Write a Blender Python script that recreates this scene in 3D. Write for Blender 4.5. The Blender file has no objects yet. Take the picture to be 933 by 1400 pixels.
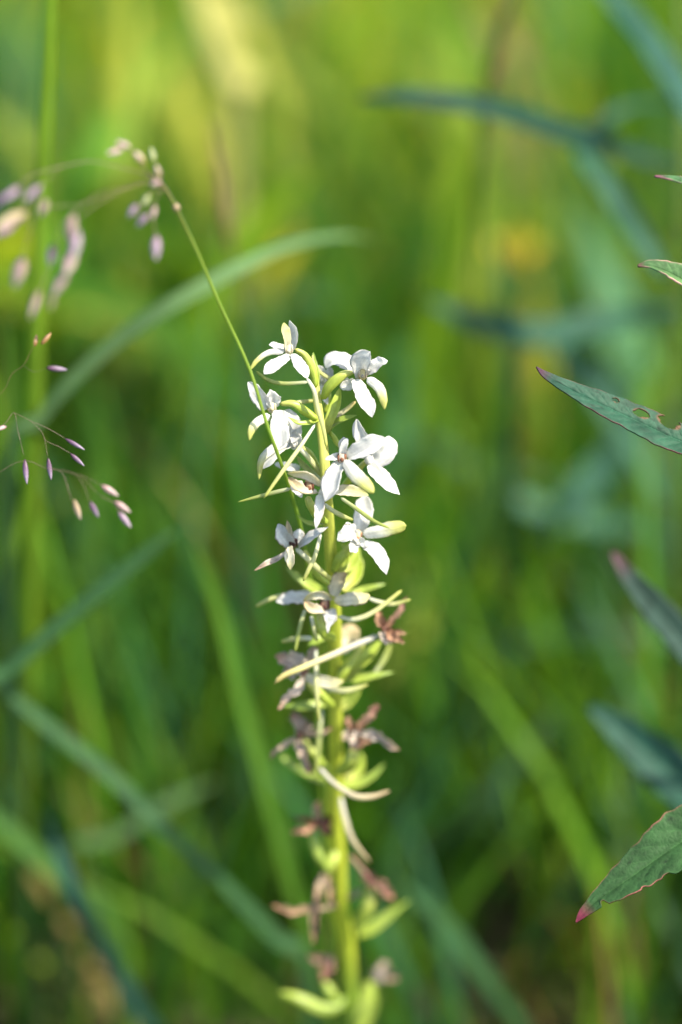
import bpy, math, random
import numpy as np
from mathutils import Vector, Matrix

random.seed(7)
rng = np.random.default_rng(11)
sc = bpy.context.scene
col = sc.collection
R = math.radians

# ------------------------------------------------------------------ camera
PITCH = R(28.0)            # looking down into the meadow
FOCUS = 1.0                # metres from lens to the orchid
H0 = 0.33                  # height of the point in the middle of the frame
SPAN = 0.298               # frame height at one metre
CAM = np.array([0.0, -math.cos(PITCH) * FOCUS, H0 + math.sin(PITCH) * FOCUS])
cd = bpy.data.cameras.new('camera'); cam = bpy.data.objects.new('camera', cd); col.objects.link(cam)
cam.location = CAM; cam.rotation_euler = (math.pi / 2 - PITCH, 0, 0)
cd.sensor_fit = 'VERTICAL'; cd.sensor_height = 24.0; cd.lens = 12.0 / (SPAN / 2)
cd.clip_start = 0.02; cd.clip_end = 2000
cd.dof.use_dof = True; cd.dof.focus_distance = FOCUS - .005; cd.dof.aperture_fstop = cd.lens / 44.0
cd.dof.aperture_blades = 0
sc.camera = cam
AX = np.array([1.0, 0, 0]); AF = np.array([0, math.cos(PITCH), -math.sin(PITCH)]); AU = np.cross(AX, AF)
TOCAM = -AF

# ------------------------------------------------------------------ light
SUN = np.array([0.50, -0.20, 0.78]); SUN /= np.linalg.norm(SUN)
w = bpy.data.worlds.new('World'); sc.world = w; w.use_nodes = True
nt = w.node_tree
sky = nt.nodes.new('ShaderNodeTexSky'); sky.sky_type = 'NISHITA'; sky.sun_disc = False; sky.dust_density = 1.6; sky.ozone_density = 0.8
sky.sun_elevation = math.asin(SUN[2]); sky.sun_rotation = math.atan2(SUN[0], SUN[1])
nt.links.new(sky.outputs[0], nt.nodes['Background'].inputs[0])
nt.nodes['Background'].inputs[1].default_value = 0.135
sl = bpy.data.lights.new('sun', 'SUN'); so = bpy.data.objects.new('sun', sl); col.objects.link(so)
sl.energy = 4.0; sl.angle = R(0.6); sl.color = (1.0, 0.92, 0.76)
so.rotation_euler = Vector(SUN).to_track_quat('Z', 'Y').to_euler()
so.location = (2, 0, 3)
sc.view_settings.view_transform = 'Standard'; sc.view_settings.look = 'None'
sc.view_settings.gamma = 1.0; sc.view_settings.exposure = 1.35; sc.view_settings.use_curve_mapping = False
sc.render.engine = 'CYCLES'
sc.cycles.max_bounces = 6; sc.cycles.diffuse_bounces = 3; sc.cycles.glossy_bounces = 2; sc.cycles.transmission_bounces = 4

# ------------------------------------------------------------------ helpers
def P(px, py, d):
    """world point seen at photo pixel (933 x 1400) at a distance d along the view axis"""
    return CAM + AX * ((px - 466.5) / 1400 * SPAN * d) - AU * ((py - 700) / 1400 * SPAN * d) + AF * d
PX = SPAN / 1400           # metres per photo pixel at one metre

def tag(o, label=None, cat=None, group=None, kind=None):
    if label: o['label'] = label
    if cat: o['category'] = cat
    if group: o['group'] = group
    if kind: o['kind'] = kind
    return o

def empty(name, loc):
    o = bpy.data.objects.new(name, None); col.objects.link(o); o.location = loc
    o.empty_display_size = 0.01
    return o

def mesh_obj(name, V, F, C, U, mat, parent=None, smooth=True):
    V = np.asarray(V, float)
    if parent is not None:
        off = np.array(parent_world(parent)); V = V - off
    me = bpy.data.meshes.new(name)
    me.from_pydata(V.tolist(), [], F)
    n = len(V)
    if C is not None:
        a = me.color_attributes.new('Col', 'FLOAT_COLOR', 'POINT')
        c4 = np.ones((n, 4)); c4[:, :3] = C
        a.data.foreach_set('color', c4.ravel())
    if U is not None:
        a = me.attributes.new('pt', 'FLOAT_VECTOR', 'POINT'); a.data.foreach_set('vector', np.asarray(U, float).ravel())
    if smooth: me.polygons.foreach_set('use_smooth', [True] * len(me.polygons))
    me.materials.append(mat); me.update()
    o = bpy.data.objects.new(name, me); col.objects.link(o)
    if parent is not None: o.parent = parent
    return o

def parent_world(p):
    x = Vector((0, 0, 0))
    while p is not None:
        x = x + p.location; p = p.parent
    return x

def spline(pts, n):
    """Catmull-Rom through the control rows, evenly spread over n samples"""
    p = np.asarray(pts, float)
    if len(p) == 2: p = np.vstack([p[0], (p[0] + p[1]) / 2, p[1]])
    q = np.vstack([2 * p[0] - p[1], p, 2 * p[-1] - p[-2]])
    seg = np.linalg.norm(np.diff(p[:, :3], axis=0), axis=1) + 1e-9
    cum = np.concatenate([[0], np.cumsum(seg)]); t = np.linspace(0, cum[-1], n)
    k = np.clip(np.searchsorted(cum, t, side='right') - 1, 0, len(p) - 2)
    u = ((t - cum[k]) / seg[k])[:, None]
    a, b, c, d = q[k], q[k + 1], q[k + 2], q[k + 3]
    return .5 * (2 * b + (c - a) * u + (2 * a - 5 * b + 4 * c - d) * u**2 + (3 * b - a - 3 * c + d) * u**3)

def frames(c, n0, twist):
    T = np.gradient(c, axis=0); T /= np.linalg.norm(T, axis=1)[:, None] + 1e-12
    N = np.asarray(n0, float)[None, :] - T * (T @ np.asarray(n0, float))[:, None]
    l = np.linalg.norm(N, axis=1)[:, None]
    N = np.where(l < .05, np.array([[0, 0, 1.0]]), N); N /= np.linalg.norm(N, axis=1)[:, None] + 1e-12
    B = np.cross(T, N)
    tw = np.asarray(twist)[:, None] if np.ndim(twist) else twist
    N2 = N * np.cos(tw) + B * np.sin(tw); B2 = np.cross(T, N2)
    return T, N2, B2

def grad(stops, t):
    s = sorted(stops); x = [a for a, _ in s]
    return np.stack([np.interp(t, x, [c[i] for _, c in s]) for i in range(3)], -1)

def loft(rings):
    n, k, _ = rings.shape
    V = rings.reshape(-1, 3); F = []
    for i in range(n - 1):
        for j in range(k):
            j2 = (j + 1) % k
            F.append((i * k + j, i * k + j2, (i + 1) * k + j2, (i + 1) * k + j))
    F.append(tuple(range(k - 1, -1, -1))); F.append(tuple((n - 1) * k + j for j in range(k)))
    return V, F

def ribbon(name, ctrl, n0, mat, parent, stops, cup=.18, twist=0.0, thick=.00035, nu=22, nv=9,
           tip=.14, base=.0, wrinkle=.0, edge=None, edgew=.12, fold=0.0, mottle=.05, seed=None, noTip=False):
    """a leaf- or petal-shaped sheet with thickness; ctrl rows = x, y, z, width (metres)"""
    r = np.random.default_rng(seed if seed is not None else random.randrange(1 << 30))
    s4 = spline(ctrl, nu); c = s4[:, :3]; wd = np.maximum(s4[:, 3], .00006)
    t = np.linspace(0, 1, nu)
    if tip > 0:
        e = np.clip((t - (1 - tip)) / tip, 0, 1); wd = wd * np.sqrt(np.maximum(1 - e**2, .004))
    if base > 0:
        e = np.clip((base - t) / base, 0, 1); wd = wd * np.sqrt(np.maximum(1 - e**2, .01))
    T, N, B = frames(c, n0, np.linspace(twist[0], twist[1], nu) if np.ndim(twist) else twist)
    s = np.linspace(-1, 1, nv)
    ph = r.uniform(0, 6.28, 6)
    L = np.linalg.norm(np.diff(c, axis=0), axis=1).sum()
    tt, ss = np.meshgrid(t, s, indexing='ij')
    h = cup * (ss**2) * wd[:, None] + fold * np.abs(ss) * wd[:, None]
    wv = (np.sin(tt * 9 + ph[0] + ss * 1.5) + .7 * np.sin(tt * 17 + ph[1] - ss * 3) + .6 * np.sin(ss * 4 + ph[2] + tt * 5))
    h = h + wrinkle * wv * (.35 + .65 * np.abs(ss)) * np.maximum(wd.max() * .5, wd)[:, None]
    wob = 1 + wrinkle * (1.6 * np.sin(tt * 11 + ph[3] + np.sign(ss) * 1.3) + 1.1 * np.sin(tt * 29 + ph[4] * np.sign(ss)) + .7 * np.sin(tt * 47 + ph[5] + np.sign(ss)))
    mid = c[:, None, :] + B[:, None, :] * (ss * wob * wd[:, None] / 2)[..., None] + N[:, None, :] * h[..., None]
    th = (thick * (1 - .8 * ss**4) * np.minimum(1, wd / (thick * 3))[:, None] / 2)[..., None]
    top = mid + N[:, None, :] * th; bot = mid - N[:, None, :] * th
    rings = np.concatenate([top, bot[:, -2:0:-1]], 1)
    sr = np.concatenate([s, s[-2:0:-1]])
    V, F = loft(rings)
    k = rings.shape[1]
    TT, SS = np.meshgrid(t, sr, indexing='ij')
    C = grad(stops, TT.ravel())
    if edge is not None:
        m = np.clip((np.abs(SS.ravel()) - (1 - edgew)) / edgew, 0, 1)[:, None]
        C = C * (1 - m) + np.asarray(edge)[None] * m
    C = np.clip(C * (1 + mottle * r.standard_normal((len(C), 1))), 0.002, .9)
    U = np.stack([(SS * wd[:, None] / 2).ravel() * 1000, TT.ravel() * L * 1000, np.full(TT.size, r.uniform(0, 50))], -1)
    return mesh_obj(name, V, F, C, U, mat, parent)

def tube(name, ctrl, mat, parent, stops, k=10, nu=20, rib=0.0, twistn=0.0, tip=.06, base=.0, mottle=.04, flat=1.0, wob=0.0):
    """tapered tube; ctrl rows = x, y, z, diameter (metres)"""
    s4 = spline(ctrl, nu); c = s4[:, :3]; rd = np.maximum(s4[:, 3], .00004) / 2
    t = np.linspace(0, 1, nu)
    if tip > 0:
        e = np.clip((t - (1 - tip)) / tip, 0, 1); rd = rd * np.sqrt(np.maximum(1 - e**2, .03))
    if base > 0:
        e = np.clip((base - t) / base, 0, 1); rd = rd * np.sqrt(np.maximum(1 - e**2, .03))
    T, N, B = frames(c, TOCAM, 0)
    a = np.arange(k) / k * 2 * math.pi
    tt, aa = np.meshgrid(t, a, indexing='ij')
    rr = rd[:, None] * (1 + rib * np.cos(3 * (aa + twistn * tt)))
    if wob: rr = rr * (1 + wob * np.sin(tt * 23 + random.random() * 6) * np.cos(aa + tt * 7))
    rings = c[:, None] + B[:, None] * (np.cos(aa) * rr)[..., None] + N[:, None] * (np.sin(aa) * rr * flat)[..., None]
    V, F = loft(rings)
    C = grad(stops, tt.ravel()); C = np.clip(C * (1 + mottle * rng.standard_normal((len(C), 1))), .002, .9)
    L = np.linalg.norm(np.diff(c, axis=0), axis=1).sum()
    U = np.stack([np.cos(aa).ravel() * rd.mean() * 1500, tt.ravel() * L * 1000, np.sin(aa).ravel() * rd.mean() * 1500], -1)
    return mesh_obj(name, V, F, C, U, mat, parent)

# ------------------------------------------------------------------ materials
def tissue(name, trans=.3, rough=.5, streak=0.0, streak_scale=(2.2, .12), bump=.15, noise=.08, noise_scale=.6, sheen=0.0, spec=.5, tint=(1, 1, 1), tight=.2):
    m = bpy.data.materials.new(name); m.use_nodes = True
    n, l = m.node_tree.nodes, m.node_tree.links
    bs = n['Principled BSDF']; out = n['Material Output']
    at = n.new('ShaderNodeAttribute'); at.attribute_name = 'Col'
    pt = n.new('ShaderNodeAttribute'); pt.attribute_name = 'pt'
    mp = n.new('ShaderNodeMapping'); mp.inputs['Scale'].default_value = (streak_scale[0], streak_scale[1], streak_scale[0])
    l.new(pt.outputs['Vector'], mp.inputs[0])
    ns = n.new('ShaderNodeTexNoise'); ns.inputs['Scale'].default_value = 1.0; ns.inputs['Detail'].default_value = 3
    l.new(mp.outputs[0], ns.inputs['Vector'])
    n2 = n.new('ShaderNodeTexNoise'); n2.inputs['Scale'].default_value = noise_scale; n2.inputs['Detail'].default_value = 4
    l.new(pt.outputs['Vector'], n2.inputs['Vector'])
    r1 = n.new('ShaderNodeMapRange'); r1.inputs[1].default_value = .5 - tight; r1.inputs[2].default_value = .5 + tight
    r1.inputs[3].default_value = 1 - streak; r1.inputs[4].default_value = 1 + streak * .6
    l.new(ns.outputs[0], r1.inputs[0])
    r2 = n.new('ShaderNodeMapRange'); r2.inputs[1].default_value = .3; r2.inputs[2].default_value = .7
    r2.inputs[3].default_value = 1 - noise; r2.inputs[4].default_value = 1 + noise * .6
    l.new(n2.outputs[0], r2.inputs[0])
    mu = n.new('ShaderNodeMath'); mu.operation = 'MULTIPLY'; l.new(r1.outputs[0], mu.inputs[0]); l.new(r2.outputs[0], mu.inputs[1])
    vm = n.new('ShaderNodeVectorMath'); vm.operation = 'SCALE'; l.new(at.outputs['Color'], vm.inputs[0]); l.new(mu.outputs[0], vm.inputs['Scale'])
    l.new(vm.outputs[0], bs.inputs['Base Color'])
    bs.inputs['Roughness'].default_value = rough; bs.inputs['Specular IOR Level'].default_value = spec
    bm = n.new('ShaderNodeBump'); bm.inputs['Strength'].default_value = bump; bm.inputs['Distance'].default_value = .0004
    l.new(ns.outputs[0], bm.inputs['Height']); l.new(bm.outputs[0], bs.inputs['Normal'])
    tr = n.new('ShaderNodeBsdfTranslucent')
    tn = n.new('ShaderNodeVectorMath'); tn.operation = 'MULTIPLY'; l.new(vm.outputs[0], tn.inputs[0]); tn.inputs[1].default_value = tint
    l.new(tn.outputs[0], tr.inputs['Color'])
    l.new(bm.outputs[0], tr.inputs['Normal'])
    mx = n.new('ShaderNodeMixShader'); mx.inputs[0].default_value = trans
    l.new(bs.outputs[0], mx.inputs[1]); l.new(tr.outputs[0], mx.inputs[2]); l.new(mx.outputs[0], out.inputs['Surface'])
    return m

M_PETAL = tissue('petal_tissue', trans=.46, rough=.55, tight=.09, streak=.15, streak_scale=(.62, .035), bump=.9, noise=.04)
M_GREEN = tissue('green_flesh', trans=.30, rough=.38, streak=.16, streak_scale=(1.6, .10), bump=.2, noise=.10)
M_DRY = tissue('withered_tissue', trans=.34, rough=.75, streak=.35, streak_scale=(2.2, .2), bump=.6, noise=.25)
M_LEAF = tissue('leaf_blade', trans=.28, rough=.58, streak=.0, bump=.05, noise=.38, noise_scale=.22, spec=.22)
M_BLADE = tissue('grass_blade', spec=.14, trans=.5, rough=.5, streak=.18, streak_scale=(1.4, .01), bump=.15, noise=.12, noise_scale=.08, tint=(1.15, 1.1, .6))
def add_net(m, scale=.75, amount=.15):
    n, l = m.node_tree.nodes, m.node_tree.links; bs = n['Principled BSDF']
    pt = [k for k in n if k.type == 'ATTRIBUTE' and k.attribute_name == 'pt'][0]
    vo = n.new('ShaderNodeTexVoronoi'); vo.feature = 'DISTANCE_TO_EDGE'; vo.inputs['Scale'].default_value = scale
    nz = n.new('ShaderNodeTexNoise'); nz.inputs['Scale'].default_value = .5
    mxv = n.new('ShaderNodeVectorMath'); mxv.operation = 'ADD'
    l.new(pt.outputs['Vector'], nz.inputs['Vector']); l.new(pt.outputs['Vector'], mxv.inputs[0]); l.new(nz.outputs['Color'], mxv.inputs[1]); l.new(mxv.outputs[0], vo.inputs['Vector'])
    mr = n.new('ShaderNodeMapRange'); mr.inputs[1].default_value = 0; mr.inputs[2].default_value = .16; mr.inputs[3].default_value = 1 + amount; mr.inputs[4].default_value = 1 - amount * .18
    l.new(vo.outputs['Distance'], mr.inputs[0])
    src = bs.inputs['Base Color'].links[0].from_socket
    sc_ = n.new('ShaderNodeVectorMath'); sc_.operation = 'SCALE'; l.new(src, sc_.inputs[0]); l.new(mr.outputs[0], sc_.inputs['Scale']); l.new(sc_.outputs[0], bs.inputs['Base Color'])
    b = n.new('ShaderNodeBump'); b.inputs['Strength'].default_value = .5; b.inputs['Distance'].default_value = .0003
    l.new(vo.outputs['Distance'], b.inputs['Height']); l.new(b.outputs[0], bs.inputs['Normal'])
add_net(M_LEAF)
M_SPIKE = tissue('spikelet_husk', trans=.25, rough=.4, streak=.22, streak_scale=(2.0, .3), bump=.2, noise=.1)

# colours (real base colours)
W = (.76, .75, .71); WS = (.70, .71, .64); CR = (.78, .73, .52); CY = (.74, .68, .30); YG = (.50, .55, .09); YG2 = (.58, .58, .16)
GR = (.24, .36, .04); GD = (.13, .24, .03); GL = (.42, .52, .07); BR = (.27, .12, .065); DK = (.05, .02, .015)
TAN = (.48, .30, .18); PK = (.52, .30, .18); GB = (.62, .49, .36); BW = (.60, .50, .40)

# ------------------------------------------------------------------ setting: ground
def ground():
    m = bpy.data.materials.new('meadow_soil'); m.use_nodes = True
    n, l = m.node_tree.nodes, m.node_tree.links; bs = n['Principled BSDF']
    tc = n.new('ShaderNodeTexCoord')
    a = n.new('ShaderNodeTexNoise'); a.inputs['Scale'].default_value = 9; a.inputs['Detail'].default_value = 8
    l.new(tc.outputs['Object'], a.inputs['Vector'])
    cr = n.new('ShaderNodeValToRGB'); e = cr.color_ramp.elements
    e[0].position = .35; e[0].color = (.030, .024, .012, 1); e[1].position = .65; e[1].color = (.05, .075, .018, 1)
    x = e.new(.5); x.color = (.055, .05, .02, 1)
    l.new(a.outputs[0], cr.inputs[0]); l.new(cr.outputs[0], bs.inputs['Base Color'])
    bs.inputs['Roughness'].default_value = .95
    b = n.new('ShaderNodeBump'); b.inputs['Distance'].default_value = .01; l.new(a.outputs[0], b.inputs['Height']); l.new(b.outputs[0], bs.inputs['Normal'])
    # near part finely uneven, far rim reaching the horizon
    xs = np.concatenate([[-600, -120, -30, -8], np.linspace(-3, 3, 49), [8, 30, 120, 600]])
    ys = np.concatenate([[-600, -120, -30, -8], np.linspace(-3, 5, 65), [10, 30, 120, 600]])
    X, Y = np.meshgrid(xs, ys, indexing='ij')
    Z = .008 * np.sin(X * 5.1 + 1) * np.cos(Y * 4.3) + .006 * np.sin(X * 13 + Y * 9) - .012
    far = np.maximum(np.abs(X), np.abs(Y)) > 6; Z[far] = -.02
    V = np.stack([X, Y, Z], -1).reshape(-1, 3); ny = len(ys)
    F = [(i * ny + j, (i + 1) * ny + j, (i + 1) * ny + j + 1, i * ny + j + 1) for i in range(len(xs) - 1) for j in range(ny - 1)]
    o = mesh_obj('ground', V, F, None, None, m)
    tag(o, 'dark meadow soil under the tall grass', 'ground', kind='structure')
ground()

# ------------------------------------------------------------------ setting: meadow grass (uncountable)
def project(p):
    q = p - CAM; d = q @ AF
    return 466.5 + (q @ AX) / d / SPAN * 1400, 700 - (q @ AU) / d / SPAN * 1400, d

def blades(name, n, xr, yr, hr, wr, palette, lean=.35, seg=6, label=None, seed=1, front=1.12, patch=0.0, gain=1.0, prof=None, bend=1.1):
    r = np.random.default_rng(seed)
    x = r.uniform(*xr, n); y = r.uniform(*yr, n); h = r.uniform(*hr, n) * r.uniform(.7, 1.0, n); wd = r.uniform(*wr, n)
    if patch:      # tussocks
        f = .5 + .5 * np.sin(x * 61 + 2 * np.sin(y * 19)) * np.cos(y * 37 + 1.6 * np.sin(x * 31))
        keep = r.uniform(0, 1, n) < (1 - patch) + patch * f
        x, y, h, wd = x[keep], y[keep], h[keep], wd[keep]; n = len(x)
    az = r.uniform(0, 2 * math.pi, n); ln = np.abs(r.normal(0, lean, n)); cv = r.uniform(.0, bend, n)
    t = np.linspace(0, 1, seg + 1)
    dx, dy = np.cos(az), np.sin(az)
    ang = ln[:, None] + (cv[:, None] * t[None] ** 1.6) * 1.1
    st = h[:, None] / seg
    hx = np.concatenate([np.zeros((n, 1)), np.cumsum(np.sin(ang[:, :-1]) * st, 1)], 1)
    hz = np.concatenate([np.zeros((n, 1)), np.cumsum(np.cos(ang[:, :-1]) * st, 1)], 1)
    ctr = np.stack([x[:, None] + dx[:, None] * hx, y[:, None] + dy[:, None] * hx, hz - .01], -1)
    px, py, d = project(ctr)
    bad = ((px > -150) & (px < 1083) & (py > -120) & (py < 1520) & (d < front)).any(1) | (d < .35).any(1)
    ctr, wd, az, h = ctr[~bad], wd[~bad], az[~bad], h[~bad]; n = len(wd)
    fa = az + math.pi / 2 + r.normal(0, .5, n)
    B = np.stack([np.cos(fa), np.sin(fa), np.zeros(n)], -1)[:, None, :]
    prof = np.array(prof) if prof else np.array([.55, .9, 1, .95, .78, .45, .04]) if seg == 6 else np.interp(t, [0, .3, .6, 1], [.6, 1, .8, .04])
    hw = (wd[:, None] / 2 * prof[None])[..., None]
    up = np.array([0, 0, 1.0]); keel = hw * .45
    Nn = np.stack([np.cos(az), np.sin(az), np.zeros(n)], -1)[:, None, :]
    L = ctr - B * hw; Rr = ctr + B * hw; Mid = ctr + (Nn * -.7 + up * .5) * keel * 0 - Nn * keel
    V = np.stack([L, Mid, Rr], 2).reshape(-1, 3)          # n, seg+1, 3
    base = (np.arange(n) * (seg + 1) * 3)[:, None, None]
    i = (np.arange(seg) * 3)[None, :, None]
    q1 = base + i + np.array([0, 1, 4, 3]); q2 = base + i + np.array([1, 2, 5, 4])
    Q = np.concatenate([q1.reshape(-1, 4), q2.reshape(-1, 4)])
    pal = np.array([c for c, _ in palette]); pw = np.array([p for _, p in palette]); pw = pw / pw.sum()
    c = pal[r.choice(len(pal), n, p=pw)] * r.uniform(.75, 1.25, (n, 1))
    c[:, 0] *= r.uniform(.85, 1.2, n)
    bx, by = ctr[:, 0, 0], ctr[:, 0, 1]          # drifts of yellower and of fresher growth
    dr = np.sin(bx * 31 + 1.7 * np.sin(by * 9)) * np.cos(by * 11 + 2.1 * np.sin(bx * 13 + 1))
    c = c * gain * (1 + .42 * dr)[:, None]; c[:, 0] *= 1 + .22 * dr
    C = np.repeat(c, (seg + 1) * 3, 0)
    me = bpy.data.meshes.new(name)
    me.vertices.add(len(V)); me.vertices.foreach_set('co', V.ravel())
    me.loops.add(Q.size); me.loops.foreach_set('vertex_index', Q.ravel().astype(np.int32))
    me.polygons.add(len(Q)); me.polygons.foreach_set('loop_start', np.arange(0, Q.size, 4, dtype=np.int32))
    me.polygons.foreach_set('use_smooth', np.ones(len(Q), bool))
    me.update(calc_edges=True)
    a = me.color_attributes.new('Col', 'FLOAT_COLOR', 'POINT'); c4 = np.ones((len(V), 4)); c4[:, :3] = C; a.data.foreach_set('color', c4.ravel())
    U = np.stack([np.tile(np.array([-1., 0, 1.]), n * (seg + 1)), np.repeat(np.tile(t * 100, n), 3), np.repeat(r.uniform(0, 99, n), (seg + 1) * 3)], -1)
    a = me.attributes.new('pt', 'FLOAT_VECTOR', 'POINT'); a.data.foreach_set('vector', U.ravel())
    me.materials.append(M_BLADE)
    o = bpy.data.objects.new(name, me); col.objects.link(o)
    tag(o, label, 'grass', kind='stuff')
    return o

G1 = (.088, .205, .010); G2 = (.145, .240, .012); G3 = (.046, .155, .016); G4 = (.050, .15, .070); G5 = (.24, .18, .06); G6 = (.26, .28, .02)  # shade near and sun far are put into the palettes and gain below
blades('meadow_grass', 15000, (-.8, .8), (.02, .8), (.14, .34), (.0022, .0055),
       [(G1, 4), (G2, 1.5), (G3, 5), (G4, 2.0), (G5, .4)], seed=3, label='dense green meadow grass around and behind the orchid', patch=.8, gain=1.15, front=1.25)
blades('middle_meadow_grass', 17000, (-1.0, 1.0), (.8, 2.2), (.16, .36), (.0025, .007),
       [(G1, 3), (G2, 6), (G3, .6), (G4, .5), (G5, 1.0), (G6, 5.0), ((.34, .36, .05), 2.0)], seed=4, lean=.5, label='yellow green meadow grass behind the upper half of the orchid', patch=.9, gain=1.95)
blades('meadow_herb_leaves', 1500, (-.8, .8), (.35, 2.4), (.20, .40), (.010, .026),
       [(G1, 3), (G2, 3), (G3, 2), (G4, 2), ((.34, .38, .06), 2.5), ((.14, .09, .05), .8)], seed=21, label='broad herb leaves on long stalks among the grass behind the orchid', lean=.3, bend=2.2,
       gain=1.25, front=1.3, prof=[.08, .08, .10, .40, .95, .85, .05])
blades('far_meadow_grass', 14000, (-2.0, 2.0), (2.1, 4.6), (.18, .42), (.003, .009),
       [(G1, 2), (G2, 5), (G6, 6), (G5, .8), ((.36, .38, .05), 3)], seed=5, label='yellow green meadow grass far behind the orchid, sunlight put into its colour', patch=.6, gain=2.1)  # high gain paints the far sunlight into the blades
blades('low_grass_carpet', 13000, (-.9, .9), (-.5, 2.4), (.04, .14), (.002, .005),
       [(G3, 3), (G1, 3), (G5, 1.2), ((.09, .06, .03), 1)], seed=9, label='short grass and litter low on the ground, coloured darker for shade', lean=.6, seg=6, front=1.1, gain=.75)  # low gain paints the shade near the soil into the colour
blades('side_meadow_grass', 7000, (-1.8, 1.8), (-1.6, .5), (.12, .30), (.0025, .006),
       [(G1, 4), (G2, 3), (G3, 2)], seed=13, label='meadow grass growing nearest the viewer around the orchid clearing', front=1.3)

# ------------------------------------------------------------------ the orchid
STEM = [(427, 486, 7.0), (431, 520, 9.5), (433, 545, 11.5), (441, 600, 13), (446, 660, 14.5), (450, 727, 16), (458, 843, 18), (459, 955, 18.5),
        (460, 1034, 20), (458, 1117, 24), (462, 1178, 25), (466, 1247, 24), (474, 1289, 25), (478, 1400, 27)]
def stem_depth(py):
    return 1.0 + (0.0 if py < 660 else (py - 660) / 4700 * .74) + (.0 if py > 520 else -(520 - py) / 4700 * .1)
base_pt = P(484, 1400, stem_depth(1400)); 
root = empty('butterfly_orchid', (base_pt[0] + .004, base_pt[1] + .004, 0))
tag(root, 'single tall white orchid spike in bloom, withered brown flowers low on its stem', 'orchid')
rows = [(*P(x, y, stem_depth(y)), wpx * PX * stem_depth(y)) for x, y, wpx in STEM][::-1]
rows = [(root.location.x, root.location.y, -.005, .0075), (root.location.x - .001, root.location.y - .001, base_pt[2] * .5, .0068)] + rows
tube('stem', rows, M_GREEN, root, [(0, GD), (.38, GR), (.45, (.56, .62, .05)), (.8, (.56, .61, .08)), (1, YG2)], k=16, nu=90, rib=.09, twistn=2, tip=.01)
# two broad basal leaves at the foot
for a, ll in ((2.4, .11), (-.6, .10)):
    p0 = np.array(root.location); dv = np.array([math.cos(a), math.sin(a), 0])
    ribbon('basal_leaf', [(*(p0 + dv * .003 + np.array([0, 0, .002])), .008), (*(p0 + dv * ll * .4 + np.array([0, 0, .03])), .036),
                          (*(p0 + dv * ll * .8 + np.array([0, 0, .035])), .034), (*(p0 + dv * ll + np.array([0, 0, .02])), .006)],
           (0, 0, 1), M_LEAF, root, [(0, GR), (1, GD)], cup=.12, nu=24, thick=.0006)

REG = {'A': (310, 420), 'B': (310, 560), 'C': (320, 760), 'D': (340, 950), 'E': (340, 1150)}
ZS = 933 / 260.0
def rowsof(reg, d0, pts):
    ox, oy = REG[reg]; out = []
    for X, Y, z, wz in pts:
        d = d0 - z / 1000; out.append((*P(ox + X / ZS, oy + Y / ZS, d), wz / ZS * PX * d))
    return out
def tilt(ax, ay):      # facing direction: towards the camera, swung by ax to the right, ay upward
    v = TOCAM + AX * ax + AU * ay
    return v / np.linalg.norm(v)

WHITE = [(0, WS), (.3, W), (1, W)]
LIP = [(0, W), (.45, (.79, .78, .66)), (.75, (.66, .66, .22)), (1, (.50, .53, .12))]
SPUR = [(0, (.76, .77, .68)), (.4, (.70, .70, .38)), (1, (.50, .52, .11))]
SPURG = [(0, (.68, .70, .48)), (.4, (.48, .54, .18)), (1, (.38, .44, .08))]
OVA = [(0, YG2), (.5, GL), (1, (.36, .46, .05))]
BRA = [(0, GL), (.5, (.36, .46, .08)), (1, (.26, .38, .05))]
CREAM = [(0, CR), (.5, (.80, .76, .60)), (1, CY)]
BROWN = [(0, BR), (.5, PK), (1, TAN)]
DRYW = [(0, (.76, .68, .58)), (.6, (.70, .58, .46)), (1, PK)]
COLS = {'W': WHITE, 'L': LIP, 'S': SPUR, 'G': SPURG, 'O': OVA, 'B': BRA, 'C': CREAM, 'R': BROWN, 'D': DRYW,
        'K': [(0, (.2, .085, .05)), (.6, (.17, .07, .05)), (1, (.09, .04, .03))], 'T': [(0, (.55, .45, .30)), (.5, TAN), (1, (.42, .22, .12))],
        'Y': [(0, W), (.3, CR), (.7, (.72, .70, .36)), (1, (.62, .62, .2))], 'H': [(0, GB), (.6, (.54, .42, .32)), (1, (.30, .13, .06))],
        'X': [(0, (.68, .68, .62)), (.35, (.62, .58, .45)), (.75, CY), (1, (.62, .50, .18))],
        'V': [(0, (.76, .73, .62)), (.6, (.64, .56, .36)), (1, (.50, .38, .20))],
        'Q': [(0, (.46, .26, .20)), (.5, (.42, .21, .15)), (1, (.50, .26, .17))],
        'P': [(0, PK), (.5, (.46, .29, .20)), (1, (.30, .12, .10))]}

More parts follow.
